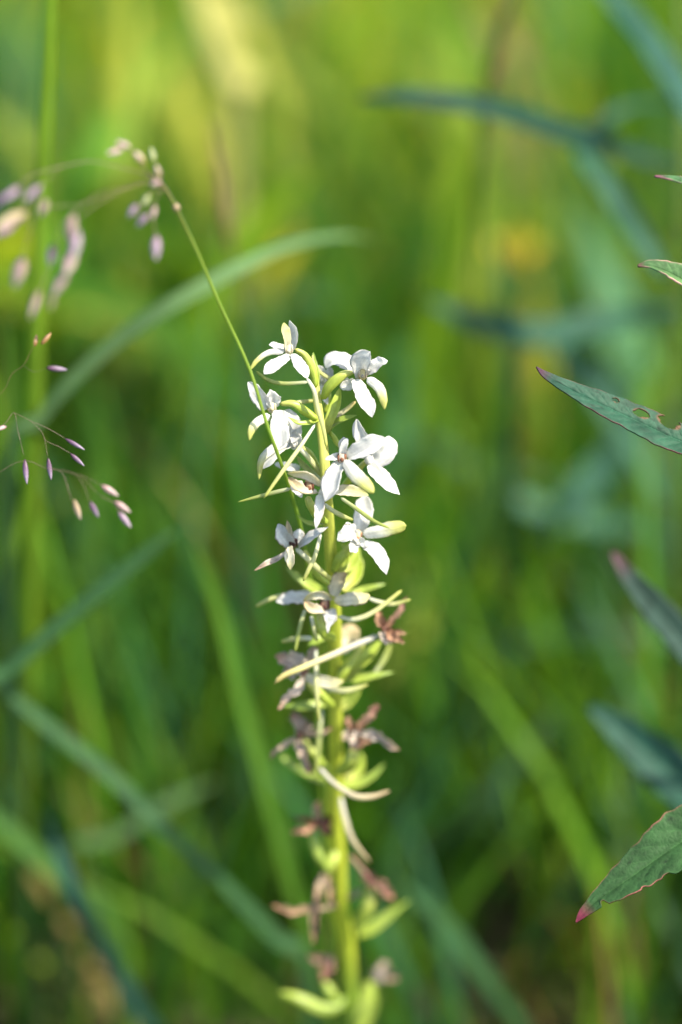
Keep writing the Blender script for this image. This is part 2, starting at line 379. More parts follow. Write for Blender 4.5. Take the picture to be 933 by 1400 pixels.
def flower(label, reg, cx, cy, z, parts, size=1.0, colr=CR, pollen=BR, age=0, face=(0, 0)):
    """a flower: its column is the part itself, petals, sepals, lip, spur and ovary are the sub-parts"""
    ox, oy = REG[reg]; py = oy + cy / ZS; d0 = stem_depth(py)
    p = P(ox + cx / ZS, py, d0 - z / 1000)
    up = AU; fw = tilt(*face)
    s = size * .0016
    ctr = [(*(p - up * s * 1.1), s * 1.2), (*(p - up * s * .3 + fw * s * .25), s * 1.7), (*(p + up * s * .6 + fw * s * .2), s * 1.5), (*(p + up * s * 1.3), s * .7)]
    f = tube('flower', ctr, M_PETAL if age < 2 else M_DRY, root, [(0, colr), (1, tuple(.9 * c for c in colr))], nu=12, k=10, tip=.3, base=.3)
    if label: f['label'] = label
    sd = np.cross(up, fw)
    if age < 3:
        for sg in (-1, 1):
            q = p + sd * sg * s * .62 + fw * s * .75
            tube('pollinium', [(*(q - up * s * .8), s * .28), (*(q + fw * s * .1), s * .42), (*(q + up * s * .75), s * .5)], M_DRY, f,
                 [(0, pollen), (1, tuple(min(.6, c * 1.8) for c in pollen))], nu=8, k=7, tip=.3, base=.3, mottle=.25)
        tube('stigma', [(*(p - up * s * .7 + fw * s * .8), s * .5), (*(p - up * s * .35 + fw * s * 1.0), s * .75), (*(p + fw * s * .85), s * .4)], M_DRY, f,
             [(0, pollen), (1, tuple(min(.7, c * 2.2) for c in pollen))], nu=8, k=8, tip=.3, base=.3, mottle=.3)
    for sp in parts:
        nm, cc, pts = sp[0], sp[1], sp[2]; o = dict(sp[3]) if len(sp) > 3 else {}
        rg = o.pop('reg', reg)
        slim = .80 if nm in ('ovary', 'spur', 'stalk') else .84 if cc in 'RDKTHPQ' else 1.0
        rw = rowsof(rg, d0, [(x, y, zz + z, w_ * slim) for x, y, zz, w_ in pts])
        if nm in ('ovary', 'spur', 'stalk'):
            tube(nm, rw, M_DRY if cc in 'TQP' else M_GREEN if nm == 'ovary' else M_PETAL, f, COLS[cc], rib=.10 if nm == 'ovary' else .03, twistn=3.0, nu=22, k=12,
                 tip=.06, base=.04, flat=o.get('flat', .85))
        else:
            n0 = tilt(*o.pop('n', (random.uniform(-.5, .5), random.uniform(-.2, .5))))
            dry = cc in 'RDKTHPQ'
            kw = dict(cup=random.uniform(.14, .26), wrinkle=.035, tip=random.uniform(.2, .32), base=.1, fold=random.uniform(.0, .10))
            if nm == 'lip': kw.update(cup=-.20, tip=.22, wrinkle=.018, fold=0)
            if dry: kw.update(wrinkle=.17, cup=.55, mottle=.12, edge=tuple(.8 * a for a in COLS[cc][0][1]), edgew=.25)
            if age == 1 and not dry: kw.update(wrinkle=.04, edge=(.62, .53, .44), edgew=.12)
            kw.update(o)
            ribbon(nm, rw, n0, M_DRY if dry else M_PETAL, f, COLS[cc], nu=26, nv=11, thick=.00024, **kw)
    return f

def bract(reg, pts, z=0, cc='B', n=(.1, .5), cup=.3, **kw):
    ox, oy = REG[reg]; d0 = stem_depth(oy + pts[0][1] / ZS)
    sl_ = .72 if reg in 'DE' else .86
    rw = rowsof(reg, d0, [(x, y, z + zz, w_ * sl_) for x, y, zz, w_ in pts])
    ribbon('bract', rw, tilt(*n), M_GREEN, root, COLS[cc], cup=cup, nu=24, nv=9, thick=.0005, tip=.1, wrinkle=.015, **kw)

# 1 topmost flower, upper left
flower('topmost fresh white flower at the tip of the spike', 'A', 305, 205, 3, [
    ('petal', 'Y', [(296, 222, 0, 40), (288, 160, 3, 54), (281, 110, 4, 52), (283, 76, 3, 22)], {'n': (.9, .1), 'cup': .25}),
    ('sepal', 'W', [(322, 215, -1, 30), (340, 165, -1, 50), (336, 115, 0, 50), (309, 64, 1, 20)], {'n': (-.7, .2), 'cup': .3}),
    ('petal', 'W', [(290, 205, -2, 30), (240, 192, -2, 36), (211, 180, -3, 26)]),
    ('lip', 'L', [(285, 216, 2, 34), (205, 225, 4, 30), (152, 262, 5, 27), (116, 308, 5, 20)]),
    ('sepal', 'W', [(312, 235, 1, 26), (262, 275, 4, 60), (215, 305, 6, 64), (184, 330, 7, 34)], {'n': (.2, .8)}),
    ('sepal', 'W', [(322, 228, 1, 30), (350, 275, 3, 62), (378, 315, 4, 60), (396, 350, 4, 28)], {'n': (.3, .5)}),
    ('ovary', 'O', [(335, 205, -1, 24), (380, 232, -2, 38), (415, 290, -3, 50), (432, 340, -3, 46), (438, 395, -3, 28)]),
    ('spur', 'G', [(400, 368, -4, 20), (280, 374, -5, 25), (205, 358, -5, 24), (143, 312, -4, 13)]),
    ('stalk', 'S', [(392, 345, 2, 22), (430, 410, 3, 26), (448, 500, 2, 26), (474, 590, 2, 26), (492, 690, 2, 18)])],
    colr=(.80, .74, .50), pollen=(.66, .52, .30))
bract('A', [(432, 410, -4, 34), (440, 340, -3, 40), (430, 270, -4, 26), (425, 220, -5, 6)])
# 2 upper right
flower('fresh white flower at the upper right of the spike', 'A', 668, 330, 3, [
    ('sepal', 'W', [(630, 310, -6, 60), (570, 270, -7, 95), (520, 262, -7, 85), (484, 300, -8, 40)], {'n': (-.3, .8)}),
    ('sepal', 'W', [(622, 325, -3, 50), (600, 280, -3, 78), (572, 236, -4, 50)], {'n': (.6, .3)}),
    ('petal', 'W', [(660, 345, -1, 56), (658, 285, 2, 92), (678, 245, 5, 100), (705, 218, 6, 60)], {'n': (.1, .2), 'cup': .3}),
    ('petal', 'W', [(690, 330, 0, 46), (738, 292, 2, 72), (770, 272, 3, 64), (790, 262, 3, 30)], {'n': (-.3, .6), 'wrinkle': .05}),
    ('sepal', 'W', [(630, 355, 2, 42), (655, 420, 5, 74), (688, 485, 7, 80), (715, 540, 8, 34)], {'n': (.2, .5)}),
    ('lip', 'L', [(690, 345, 3, 44), (742, 385, 6, 52), (768, 440, 8, 44), (775, 503, 8, 22)]),
    ('petal', 'W', [(640, 372, -3, 50), (595, 385, -4, 54), (556, 392, -4, 34)]),
    ('ovary', 'O', [(625, 320, 0, 22), (565, 335, 1, 56), (510, 385, 0, 66), (468, 452, -2, 36)]),
    ('spur', 'S', [(600, 352, -5, 24), (520, 352, -6, 26), (465, 325, -7, 24), (440, 290, -8, 14)])],
    colr=(.86, .74, .38), pollen=(.72, .48, .26))
bract('A', [(486, 612, -2, 44), (512, 540, 0, 62), (538, 470, 0, 58), (556, 395, -1, 14)], cc='O')
bract('A', [(496, 612, -3, 42), (540, 570, -1, 48), (590, 548, 0, 36), (642, 529, 1, 5)], n=(.1, .9))
flower('white flower almost hidden behind the top of the stem', 'A', 475, 350, -7, [
    ('petal', 'W', [(490, 355, 0, 34), (468, 318, 1, 46), (440, 286, 1, 20)]),
    ('petal', 'W', [(490, 350, 0, 30), (512, 330, 0, 44), (500, 290, 0, 24)]),
    ('sepal', 'W', [(480, 360, 0, 30), (470, 420, 0, 40), (496, 478, 0, 18)]),
    ('spur', 'X', [(500, 560, 2, 20), (545, 532, 3, 28), (590, 500, 3, 27), (634, 462, 3, 18)]),
    ('ovary', 'O', [(480, 370, -1, 24), (495, 440, -1, 44), (480, 520, -2, 30)])],
    colr=W, pollen=(.6, .5, .3), age=3)
flower('small white bud beside the middle flower', 'A', 575, 665, 3, [
    ('petal', 'W', [(560, 690, 0, 24), (570, 665, 1, 34), (598, 648, 1, 22)]),
    ('ovary', 'O', [(562, 688, -1, 22), (540, 660, -3, 34), (505, 610, -5, 26)])],
    colr=W, pollen=(.6, .5, .3), age=3, size=.8)
# 3 left, under the crossing grass
flower('fresh white flower on the left behind the thin grass stem', 'A', 222, 492, 4, [
    ('sepal', 'W', [(200, 500, 1, 56), (165, 445, 3, 78), (138, 405, 4, 66), (104, 366, 4, 26)], {'n': (-.4, .3)}),
    ('petal', 'W', [(225, 490, 0, 60), (222, 445, 2, 76), (212, 403, 3, 20)], {'wrinkle': .06}),
    ('sepal', 'W', [(262, 505, 2, 58), (256, 570, 5, 84), (262, 630, 6, 92), (262, 690, 6, 48)], {'n': (.1, .3)}),
    ('petal', 'W', [(285, 505, -2, 46), (322, 560, -2, 72), (326, 620, -3, 72), (300, 668, -3, 34)], {'n': (.4, .2)}),
    ('lip', 'L', [(215, 530, 3, 44), (165, 555, 6, 46), (128, 595, 8, 42), (112, 655, 8, 22)]),
    ('ovary', 'O', [(262, 474, -1, 26), (325, 474, -1, 44), (395, 515, -2, 54), (446, 552, -2, 30)]),
    ('spur', 'S', [(300, 480, -5, 22), (360, 466, -7, 26), (432, 458, -9, 20)])],
    colr=(.78, .75, .55), pollen=(.56, .44, .22))
bract('A', [(446, 556, 1, 34), (400, 572, 3, 36), (350, 570, 4, 28), (300, 538, 4, 5)], n=(0, .9))
# 4 half-hidden one under it
flower('white flower half hidden below the left one', 'B', 330, 168, -1, [
    ('sepal', 'W', [(315, 170, 0, 50), (250, 200, 2, 74), (210, 248, 3, 76), (176, 292, 3, 34)], {'n': (-.2, .6)}),
    ('lip', 'L', [(300, 165, 2, 44), (225, 195, 4, 46), (172, 250, 5, 36), (158, 345, 5, 18)]),
    ('petal', 'W', [(345, 175, 1, 40), (340, 140, 2, 60), (310, 118, 2, 30)]),
    ('petal', 'W', [(362, 290, -6, 30), (300, 280, -6, 42), (236, 266, -6, 24)]),
    ('ovary', 'O', [(350, 170, -2, 24), (400, 215, -3, 50), (440, 275, -3, 50), (478, 335, -4, 30)]),
    ('stalk', 'S', [(345, 175, 1, 28), (410, 245, 1, 32), (450, 300, 0, 30), (484, 345, -1, 22)])],
    colr=W, pollen=(.6, .55, .4))
bract('B', [(470, 345, -6, 36), (420, 320, -7, 46), (370, 270, -7, 36), (345, 225, -7, 8)], cc='G')
# 5 centre
flower('white flower facing the viewer in the middle of the spike, yellow-tipped lip', 'B', 566, 236, 9, [
    ('petal', 'W', [(562, 236, 0, 40), (568, 195, 2, 40), (580, 165, 3, 36), (592, 146, 3, 22)], {'n': (.3, .3)}),
    ('petal', 'W', [(560, 228, 0, 34), (525, 236, 1, 34), (483, 244, 1, 14)]),
    ('sepal', 'W', [(590, 235, 0, 44), (650, 205, 2, 86), (720, 170, 3, 90), (782, 140, 3, 36)], {'n': (.5, .5)}),
    ('lip', 'L', [(580, 245, 2, 50), (625, 305, 6, 76), (675, 355, 9, 70), (722, 410, 10, 46)], {'tip': .18}),
    ('sepal', 'W', [(560, 252, 0, 44), (535, 320, 2, 92), (512, 390, 3, 94), (484, 452, 3, 34)], {'n': (-.4, .3)}),
    ('spur', 'G', [(560, 432, -4, 20), (640, 488, 0, 25), (720, 545, 3, 24), (800, 582, 4, 12)]),
    ('ovary', 'O', [(575, 250, -4, 30), (545, 290, -8, 46), (520, 350, -11, 46), (505, 400, -13, 30)])],
    colr=(.70, .60, .48), pollen=(.20, .08, .04))
# 6 right behind
flower('white flower turned away at the right of the spike', 'B', 700, 245, -2, [
    ('sepal', 'W', [(690, 240, 0, 60), (672, 160, 1, 74), (650, 105, 2, 60), (638, 46, 2, 30)], {'n': (-.3, .3)}),
    ('petal', 'W', [(695, 255, -1, 60), (755, 225, 1, 112), (790, 175, 1, 92), (800, 130, 0, 40)], {'n': (.5, .2)}),
    ('lip', 'L', [(750, 262, -3, 40), (790, 240, -4, 40), (818, 212, -5, 26), (840, 192, -5, 5)]),
    ('sepal', 'W', [(702, 270, 1, 44), (742, 325, 3, 86), (795, 375, 4, 74), (852, 418, 4, 10)], {'n': (.2, .6)}),
    ('ovary', 'O', [(690, 250, -2, 24), (640, 300, -4, 44), (600, 350, -6, 44), (540, 420, -8, 30)])],
    colr=W, pollen=(.6, .55, .4), age=3)
# 7 withering centre left, dark eye
flower('cream flower curling round a brown eye left of the middle', 'B', 405, 376, 9, [
    ('petal', 'C', [(470, 372, 0, 24), (410, 320, 3, 52), (350, 308, 4, 46), (298, 312, 3, 18)], {'n': (0, -.9), 'cup': .4}),
    ('petal', 'V', [(448, 408, 0, 26), (390, 410, 3, 46), (340, 385, 4, 56), (304, 330, 3, 24)], {'n': (.1, .9), 'cup': .4}),
    ('sepal', 'W', [(350, 350, -2, 40), (345, 385, 0, 60), (370, 432, 1, 22)]),
    ('lip', 'W', [(455, 415, 0, 36), (458, 470, 1, 52), (448, 530, 2, 40), (438, 588, 2, 9)], {'cup': .2}),
    ('sepal', 'W', [(455, 425, -1, 34), (485, 375, -1, 48), (518, 285, -2, 22)]),
    ('petal', 'Y', [(520, 405, -6, 46), (590, 402, -5, 66), (650, 412, -4, 56), (698, 420, -4, 10)], {'n': (0, .6)}),
    ('ovary', 'O', [(398, 425, -2, 36), (412, 470, -3, 56), (450, 520, -5, 60), (495, 560, -7, 34)]),
    ('spur', 'S', [(478, 462, -3, 20), (520, 495, -1, 28), (570, 522, 0, 28), (622, 542, 0, 16)]),
    ('spur', 'S', [(436, 70, -4, 18), (370, 170, 1, 25), (290, 282, 3, 26), (182, 436, 4, 17)]),
    ('spur', 'G', [(315, 388, -2, 22), (240, 405, -3, 26), (160, 426, -4, 22), (54, 454, -5, 8)])],
    colr=(.50, .34, .20), pollen=(.12, .04, .02), age=1, size=1.1)
bract('B', [(495, 552, -2, 36), (440, 566, 1, 38), (390, 555, 2, 28), (344, 516, 2, 5)], n=(0, .8))
# 8 right lower star
flower('white star-shaped flower with ruffled centre at the right, green-tipped lip', 'B', 645, 622, 5, [
    ('sepal', 'W', [(652, 605, -1, 52), (664, 530, -2, 92), (672, 475, -3, 92), (682, 418, -3, 50)], {'n': (.2, .4)}),
    ('lip', 'L', [(668, 612, 2, 48), (735, 600, 4, 66), (810, 582, 5, 72), (882, 568, 5, 54)], {'tip': .14}),
    ('sepal', 'W', [(668, 650, 1, 40), (720, 690, 4, 82), (762, 745, 6, 72), (785, 812, 6, 12)], {'n': (.2, .5)}),
    ('petal', 'W', [(640, 625, 1, 56), (602, 612, 4, 80), (572, 625, 5, 70), (544, 645, 5, 30)], {'wrinkle': .08}),
    ('petal', 'W', [(630, 625, 1, 40), (604, 590, 2, 54), (590, 552, 2, 28)]),
    ('petal', 'W', [(640, 645, 2, 50), (620, 672, 4, 56), (634, 704, 5, 40)], {'wrinkle': .08}),
    ('petal', 'W', [(650, 640, 3, 44), (675, 656, 4, 44), (698, 656, 4, 26)], {'wrinkle': .08}),
    ('ovary', 'O', [(640, 640, -3, 30), (590, 690, -5, 54), (555, 735, -6, 64), (520, 800, -8, 36)])],
    colr=(.80, .70, .46), pollen=(.34, .18, .10))
bract('B', [(545, 800, -3, 50), (600, 770, -5, 66), (635, 720, -6, 52), (640, 660, -7, 14)], cc='O')
bract('B', [(520, 790, 3, 30), (570, 780, 4, 40), (585, 700, 5, 40), (560, 655, 5, 12)], cc='O')
# 9 left lower small
flower('small withering white flower with dark centre on the left', 'B', 328, 652, 6, [
    ('petal', 'W', [(318, 664, 0, 50), (285, 620, 3, 78), (268, 588, 4, 62), (252, 560, 4, 24)], {'n': (-.3, .2)}),
    ('sepal', 'V', [(312, 640, 1, 34), (302, 590, 3, 34), (297, 542, 3, 6)]),
    ('petal', 'W', [(332, 655, 0, 50), (350, 615, 1, 64), (360, 585, 1, 34)], {'n': (.5, .2)}),
    ('sepal', 'W', [(352, 680, 0, 36), (400, 640, 3, 56), (450, 605, 4, 46), (500, 576, 4, 8)], {'n': (-.2, .7)}),
    ('lip', 'C', [(312, 668, 3, 24), (310, 715, 6, 52), (316, 755, 7, 44), (314, 788, 7, 14)], {'cup': .2}),
    ('sepal', 'D', [(300, 700, 1, 18), (250, 738, 2, 34), (200, 760, 3, 32), (134, 792, 3, 8)], {'wrinkle': .03}),
    ('stalk', 'S', [(340, 680, 0, 28), (400, 735, 0, 34), (460, 790, -1, 34), (515, 835, -3, 26)]),
    ('ovary', 'O', [(380, 690, -4, 30), (410, 750, -5, 46), (450, 810, -6, 50), (505, 860, -7, 30)]),
    ('spur', 'S', [(462, 605, 3, 22), (435, 715, 6, 28), (405, 780, 7, 28), (376, 842, 7, 18)])],
    colr=(.24, .13, .09), pollen=(.06, .02, .015), age=1, size=.95)
bract('C', [(440, 190, -7, 50), (370, 150, -8, 60), (310, 110, -8, 46), (255, 50, -8, 8)], cc='B', n=(0, .7))
# 10 centre, brown eye
flower('cream flower with brown eye facing the viewer below the middle', 'C', 446, 240, 10, [
    ('petal', 'C', [(485, 215, 0, 22), (440, 186, 3, 46), (385, 186, 4, 50), (338, 222, 3, 18)], {'n': (0, -.8), 'cup': .4}),
    ('petal', 'V', [(470, 280, 0, 24), (425, 276, 3, 48), (380, 268, 4, 64), (345, 218, 3, 24)], {'n': (.1, .8), 'cup': .4}),
    ('sepal', 'V', [(495, 200, 0, 46), (508, 150, 1, 78), (528, 112, 1, 70), (556, 82, 1, 26)], {'n': (-.3, .3)}),
    ('lip', 'C', [(490, 215, 2, 40), (545, 208, 5, 76), (610, 205, 6, 74), (668, 192, 6, 40)], {'tip': .18}),
    ('sepal', 'W', [(465, 262, 1, 40), (475, 295, 3, 74), (464, 335, 3, 30), (461, 380, 3, 9)], {'wrinkle': .08}),
    ('sepal', 'W', [(385, 200, -3, 46), (310, 205, -3, 66), (250, 212, -3, 56), (205, 225, -3, 22)], {'wrinkle': .07}),
    ('spur', 'S', [(360, 175, -5, 20), (260, 190, -5, 26), (180, 212, -5, 28), (105, 250, -5, 20)]),
    ('ovary', 'O', [(420, 285, -2, 36), (425, 345, -1, 60), (455, 390, -3, 60), (500, 410, -6, 34)]),
    ('spur', 'S', [(655, 205, -2, 16), (710, 225, -2, 26), (780, 236, -3, 27), (868, 214, -3, 16)]),
    ('spur', 'S', [(508, 296, -2, 20), (590, 312, 0, 31), (690, 272, 0, 30), (825, 168, -2, 20)]),
    ('spur', 'G', [(350, 262, -2, 18), (325, 345, -1, 28), (300, 470, -1, 18)]),
    ('spur', 'S', [(385, 405, -6, 26), (310, 405, -6, 32), (232, 422, -7, 22)]),
    ('stalk', 'S', [(380, 295, -1, 22), (392, 350, 0, 26), (408, 420, -1, 20)])],
    colr=(.46, .28, .18), pollen=(.08, .03, .02), age=1, size=1.15)
bract('C', [(495, 405, 3, 44), (440, 405, 5, 62), (400, 425, 6, 44), (362, 440, 6, 10)], n=(0, .8))
bract('C', [(560, 200, -6, 44), (630, 175, -7, 48), (690, 155, -7, 32), (748, 138, -8, 6)], n=(0, .9))
bract('C', [(530, 170, 0, 60), (590, 110, -2, 76), (612, 40, -3, 56), (600, -10, -3, 16)], cc='O')
# 11 right withered star
flower('withered brown flower at the end of a long stalk on the right', 'C', 745, 374, 2, [
    ('petal', 'R', [(735, 360, 0, 34), (712, 320, 2, 58), (695, 262, 2, 34)]),
    ('sepal', 'P', [(752, 355, 0, 24), (805, 290, 1, 40), (852, 200, 1, 18)]),
    ('sepal', 'R', [(738, 368, 2, 40), (780, 402, 4, 54), (838, 428, 4, 20)]),
    ('petal', 'R', [(760, 364, -1, 30), (800, 372, 0, 34), (845, 380, 0, 18)]),
    ('lip', 'D', [(730, 375, 2, 30), (740, 405, 4, 40), (800, 425, 4, 14)]),
    ('spur', 'X', [(715, 390, -1, 30), (610, 430, 4, 38), (500, 478, 9, 40), (345, 545, 12, 38), (240, 590, 12, 34), (198, 628, 12, 24)]),
    ('petal', 'V', [(535, 480, -5, 38), (560, 410, -6, 92), (575, 370, -6, 98), (592, 338, -7, 50)], {'n': (.1, .3)}),
    ('ovary', 'O', [(640, 420, -6, 26), (590, 500, -7, 60), (540, 570, -7, 70), (505, 640, -8, 40)])],
    colr=(.34, .18, .15), pollen=BR, age=2)
bract('C', [(530, 600, 2, 50), (590, 545, 4, 92), (660, 480, 4, 80), (722, 418, 3, 12)], cc='O', n=(.2, .5))
bract('C', [(545, 610, 1, 60), (630, 605, 2, 66), (700, 590, 2, 40), (785, 572, 1, 6)], n=(0, .8))
bract('C', [(680, 590, -2, 14), (725, 530, -2, 28), (752, 480, -2, 30), (768, 432, -2, 18)], cc='G')
bract('C', [(500, 760, -3, 60), (560, 720, -4, 66), (600, 670, -4, 40), (606, 620, -5, 10)], cc='O')
# 12 left withered star
flower('pale withered flower with brown edges on the left below the middle', 'C', 344, 572, 8, [
    ('petal', 'D', [(345, 565, 0, 44), (290, 525, 2, 92), (245, 508, 3, 84), (200, 490, 3, 34)], {'n': (.1, .3)}),
    ('petal', 'D', [(300, 600, 0, 30), (270, 560, 1, 50), (250, 540, 1, 30)]),
    ('sepal', 'D', [(355, 560, 0, 36), (372, 505, 1, 52), (392, 470, 2, 48), (418, 450, 2, 20)]),
    ('lip', 'C', [(350, 590, 2, 34), (410, 610, 5, 60), (480, 622, 6, 58), (540, 612, 6, 20)], {'cup': .15}),
    ('sepal', 'D', [(350, 600, 1, 24), (310, 650, 3, 52), (265, 695, 4, 46), (214, 756, 4, 18)]),
    ('ovary', 'O', [(360, 620, -3, 30), (405, 665, -3, 56), (445, 700, -4, 60), (490, 740, -6, 36)]),
    ('spur', 'S', [(402, 455, 3, 20), (404, 590, 6, 29), (408, 690, 7, 28), (418, 812, 6, 16)]),
    ('spur', 'S', [(455, 650, 0, 26), (530, 662, 3, 36), (600, 650, 3, 30), (660, 630, 2, 12)])],
    colr=(.26, .14, .10), pollen=BR, age=2)
bract('C', [(480, 690, 1, 40), (440, 735, 4, 66), (350, 745, 6, 66), (238, 738, 6, 8)], n=(0, .9))
# 13 left dry grey
flower('grey brown dried flower on the left of the lower stem', 'D', 250, 192, 5, [
    ('petal', 'H', [(248, 200, 0, 44), (232, 145, 2, 80), (222, 110, 2, 70), (210, 84, 2, 34)]),
    ('petal', 'H', [(262, 200, 0, 40), (280, 165, 1, 54), (270, 125, 1, 30)]),
    ('lip', 'H', [(252, 215, 1, 36), (268, 275, 3, 54), (288, 335, 4, 50), (304, 390, 4, 26)]),
    ('sepal', 'H', [(240, 215, 0, 26), (190, 240, 1, 32), (140, 270, 2, 28), (106, 318, 2, 18)]),
    ('sepal', 'H', [(270, 195, 0, 26), (330, 185, 0, 32), (414, 162, 0, 20)]),
    ('ovary', 'O', [(270, 220, -4, 28), (330, 300, -4, 46), (400, 380, -6, 40)]),
    ('spur', 'G', [(360, 70, 2, 22), (346, 220, 4, 31), (338, 320, 4, 30), (330, 415, 4, 18)])],
    colr=(.26, .14, .10), pollen=BR, age=2)
bract('D', [(400, 440, -3, 40), (310, 405, -4, 56), (215, 350, -5, 54), (132, 275, -5, 8)], cc='B', n=(0, .8))
# 14 right dry brown
flower('brown dried star-shaped flower on the right of the lower stem', 'D', 525, 200, 5, [
    ('petal', 'R', [(522, 200, 0, 36), (510, 150, 1, 50), (488, 100, 1, 30)]),
    ('sepal', 'P', [(540, 170, 0, 28), (580, 115, 2, 54), (642, 48, 2, 36)]),
    ('sepal', 'D', [(545, 185, 1, 30), (610, 188, 3, 56), (670, 220, 4, 54), (738, 270, 4, 24)]),
    ('lip', 'R', [(515, 250, 2, 40), (560, 232, 4, 48), (625, 205, 4, 20)]),
    ('petal', 'D', [(510, 195, 0, 26), (485, 200, 1, 42), (456, 218, 1, 24)]),
    ('petal', 'D', [(530, 180, 2, 30), (518, 230, 3, 50), (505, 268, 3, 26)]),
    ('ovary', 'O', [(525, 255, -1, 50), (505, 310, -1, 72), (470, 355, -3, 60), (430, 390, -5, 40)]),
    ('spur', 'V', [(345, 355, 5, 24), (425, 438, 7, 30), (520, 495, 8, 36), (610, 498, 7, 32), (694, 470, 6, 16)])],
    colr=(.30, .12, .10), pollen=BR, age=2)
bract('D', [(450, 450, 0, 40), (540, 440, 0, 66), (610, 400, 0, 46), (668, 338, -1, 8)], n=(.1, .7))
bract('D', [(480, 420, -3, 50), (540, 380, -4, 60), (556, 320, -4, 36), (548, 280, -4, 10)], cc='O')
# 15 left dark
flower('dark brown shrivelled flower on the left of the lower stem', 'D', 342, 622, 5, [
    ('petal', 'T', [(350, 625, 0, 40), (345, 580, 1, 60), (352, 515, 1, 24)]),
    ('sepal', 'R', [(335, 630, 1, 40), (280, 650, 2, 56), (210, 672, 2, 26)]),
    ('sepal', 'K', [(345, 625, 1, 44), (380, 650, 2, 64), (405, 695, 2, 28)]),
    ('petal', 'K', [(330, 620, 0, 30), (270, 610, 0, 30), (215, 600, 0, 14)]),
    ('petal', 'K', [(355, 615, 0, 36), (385, 610, 0, 50), (398, 640, 0, 24)]),
    ('ovary', 'B', [(310, 670, -1, 30), (320, 735, -2, 56), (350, 800, -3, 60), (395, 870, -5, 40)]),
    ('spur', 'V', [(452, 500, 8, 26), (472, 600, 10, 34), (510, 710, 10, 32), (596, 822, 9, 14)])],
    colr=(.12, .05, .04), pollen=DK, age=2)
# 16 right pinkish
flower('pinkish brown shrivelled flower hanging on the right of the lower stem', 'E', 600, 205, 3, [
    ('sepal', 'Q', [(585, 195, 1, 40), (630, 225, 2, 70), (675, 255, 2, 60), (712, 285, 2, 26)]),
    ('petal', 'Q', [(600, 200, 0, 40), (580, 170, 1, 60), (550, 190, 1, 26)]),
    ('lip', 'P', [(605, 200, 2, 30), (640, 210, 3, 44), (690, 262, 3, 20)]),
    ('petal', 'H', [(560, 235, -3, 30), (520, 260, -4, 36), (480, 285, -4, 20)]),
    ('stalk', 'P', [(500, 70, 3, 20), (540, 120, 3, 24), (600, 200, 2, 26)]),
    ('ovary', 'O', [(600, 230, -1, 50), (595, 300, 0, 84), (560, 370, -2, 80), (515, 450, -5, 40)])],
    colr=(.36, .20, .18), pollen=BR, age=2)
bract('E', [(540, 460, -1, 60), (610, 430, 0, 84), (700, 360, 0, 60), (790, 290, 0, 10)], n=(.1, .6))
# 17 tan strips
flower('tan dried flower with long drooping strips near the foot of the spike', 'E', 385, 200, 8, [
    ('sepal', 'T', [(380, 155, 1, 34), (350, 270, 3, 52), (332, 390, 4, 50), (318, 508, 4, 20)]),
    ('lip', 'T', [(425, 322, 1, 22), (320, 336, 2, 38), (210, 345, 3, 42), (110, 316, 3, 16)]),
    ('petal', 'T', [(400, 180, 1, 30), (408, 260, 2, 40), (432, 335, 2, 20)]),
    ('ovary', 'O', [(385, 165, 0, 40), (400, 120, 2, 70), (425, 60, 1, 60), (440, 0, -1, 34)])],
    colr=(.4, .26, .16), pollen=BR, age=3)
# 18 lowest
flower('lowest shrivelled flower at the foot of the spike', 'E', 400, 590, 4, [
    ('petal', 'P', [(420, 596, 0, 36), (350, 580, 1, 50), (290, 568, 1, 24)]),
    ('petal', 'Q', [(410, 600, 0, 36), (380, 640, 1, 60), (370, 690, 1, 30)]),
    ('ovary', 'B', [(150, 742, 4, 26), (240, 772, 4, 70), (350, 822, 2, 84), (430, 815, 0, 70), (475, 760, -2, 40)], {}),
    ('ovary', 'B', [(372, 690, 2, 40), (400, 740, 2, 64), (440, 800, 0, 50)])],
    colr=(.26, .15, .13), pollen=BR, age=3)
flower('pale shrivelled flower at the right foot of the spike', 'E', 640, 670, -3, [
    ('petal', 'H', [(610, 680, 0, 40), (680, 650, 0, 70), (740, 672, 0, 30)]),
    ('sepal', 'D', [(620, 660, 0, 40), (650, 620, 0, 60), (690, 600, 0, 24)]),
    ('ovary', 'B', [(610, 685, -1, 60), (575, 770, -1, 100), (540, 850, -2, 90), (500, 920, -4, 50)])],
    colr=(.4, .34, .3), pollen=BR, age=3)
bract('E', [(515, 950, -2, 60), (570, 880, -3, 90), (610, 790, -3, 66), (622, 700, -3, 12)])

# ------------------------------------------------------------------ hair grass with hanging spikelets
LIL = [(0, (.18, .08, .12)), (.25, (.36, .24, .31)), (.8, (.52, .40, .48)), (1, (.58, .50, .50))]
PNK = [(0, (.30, .16, .15)), (.4, (.54, .36, .34)), (1, (.64, .50, .46))]
TNS = [(0, (.32, .22, .10)), (.5, (.58, .44, .30)), (1, (.66, .54, .44))]
GRS = [(0, (.26, .30, .08)), (1, (.50, .52, .30))]
DRK = [(0, (.07, .025, .04)), (.3, (.19, .10, .17)), (1, (.42, .34, .44))]
BRN = [(0, (.22, .12, .03)), (1, (.40, .22, .09))]
SC = {'L': LIL, 'P': PNK, 'T': TNS, 'G': GRS, 'D': DRK, 'B': BRN}
def zf(oy, X, Y): return (X / ZS, oy + Y / ZS)

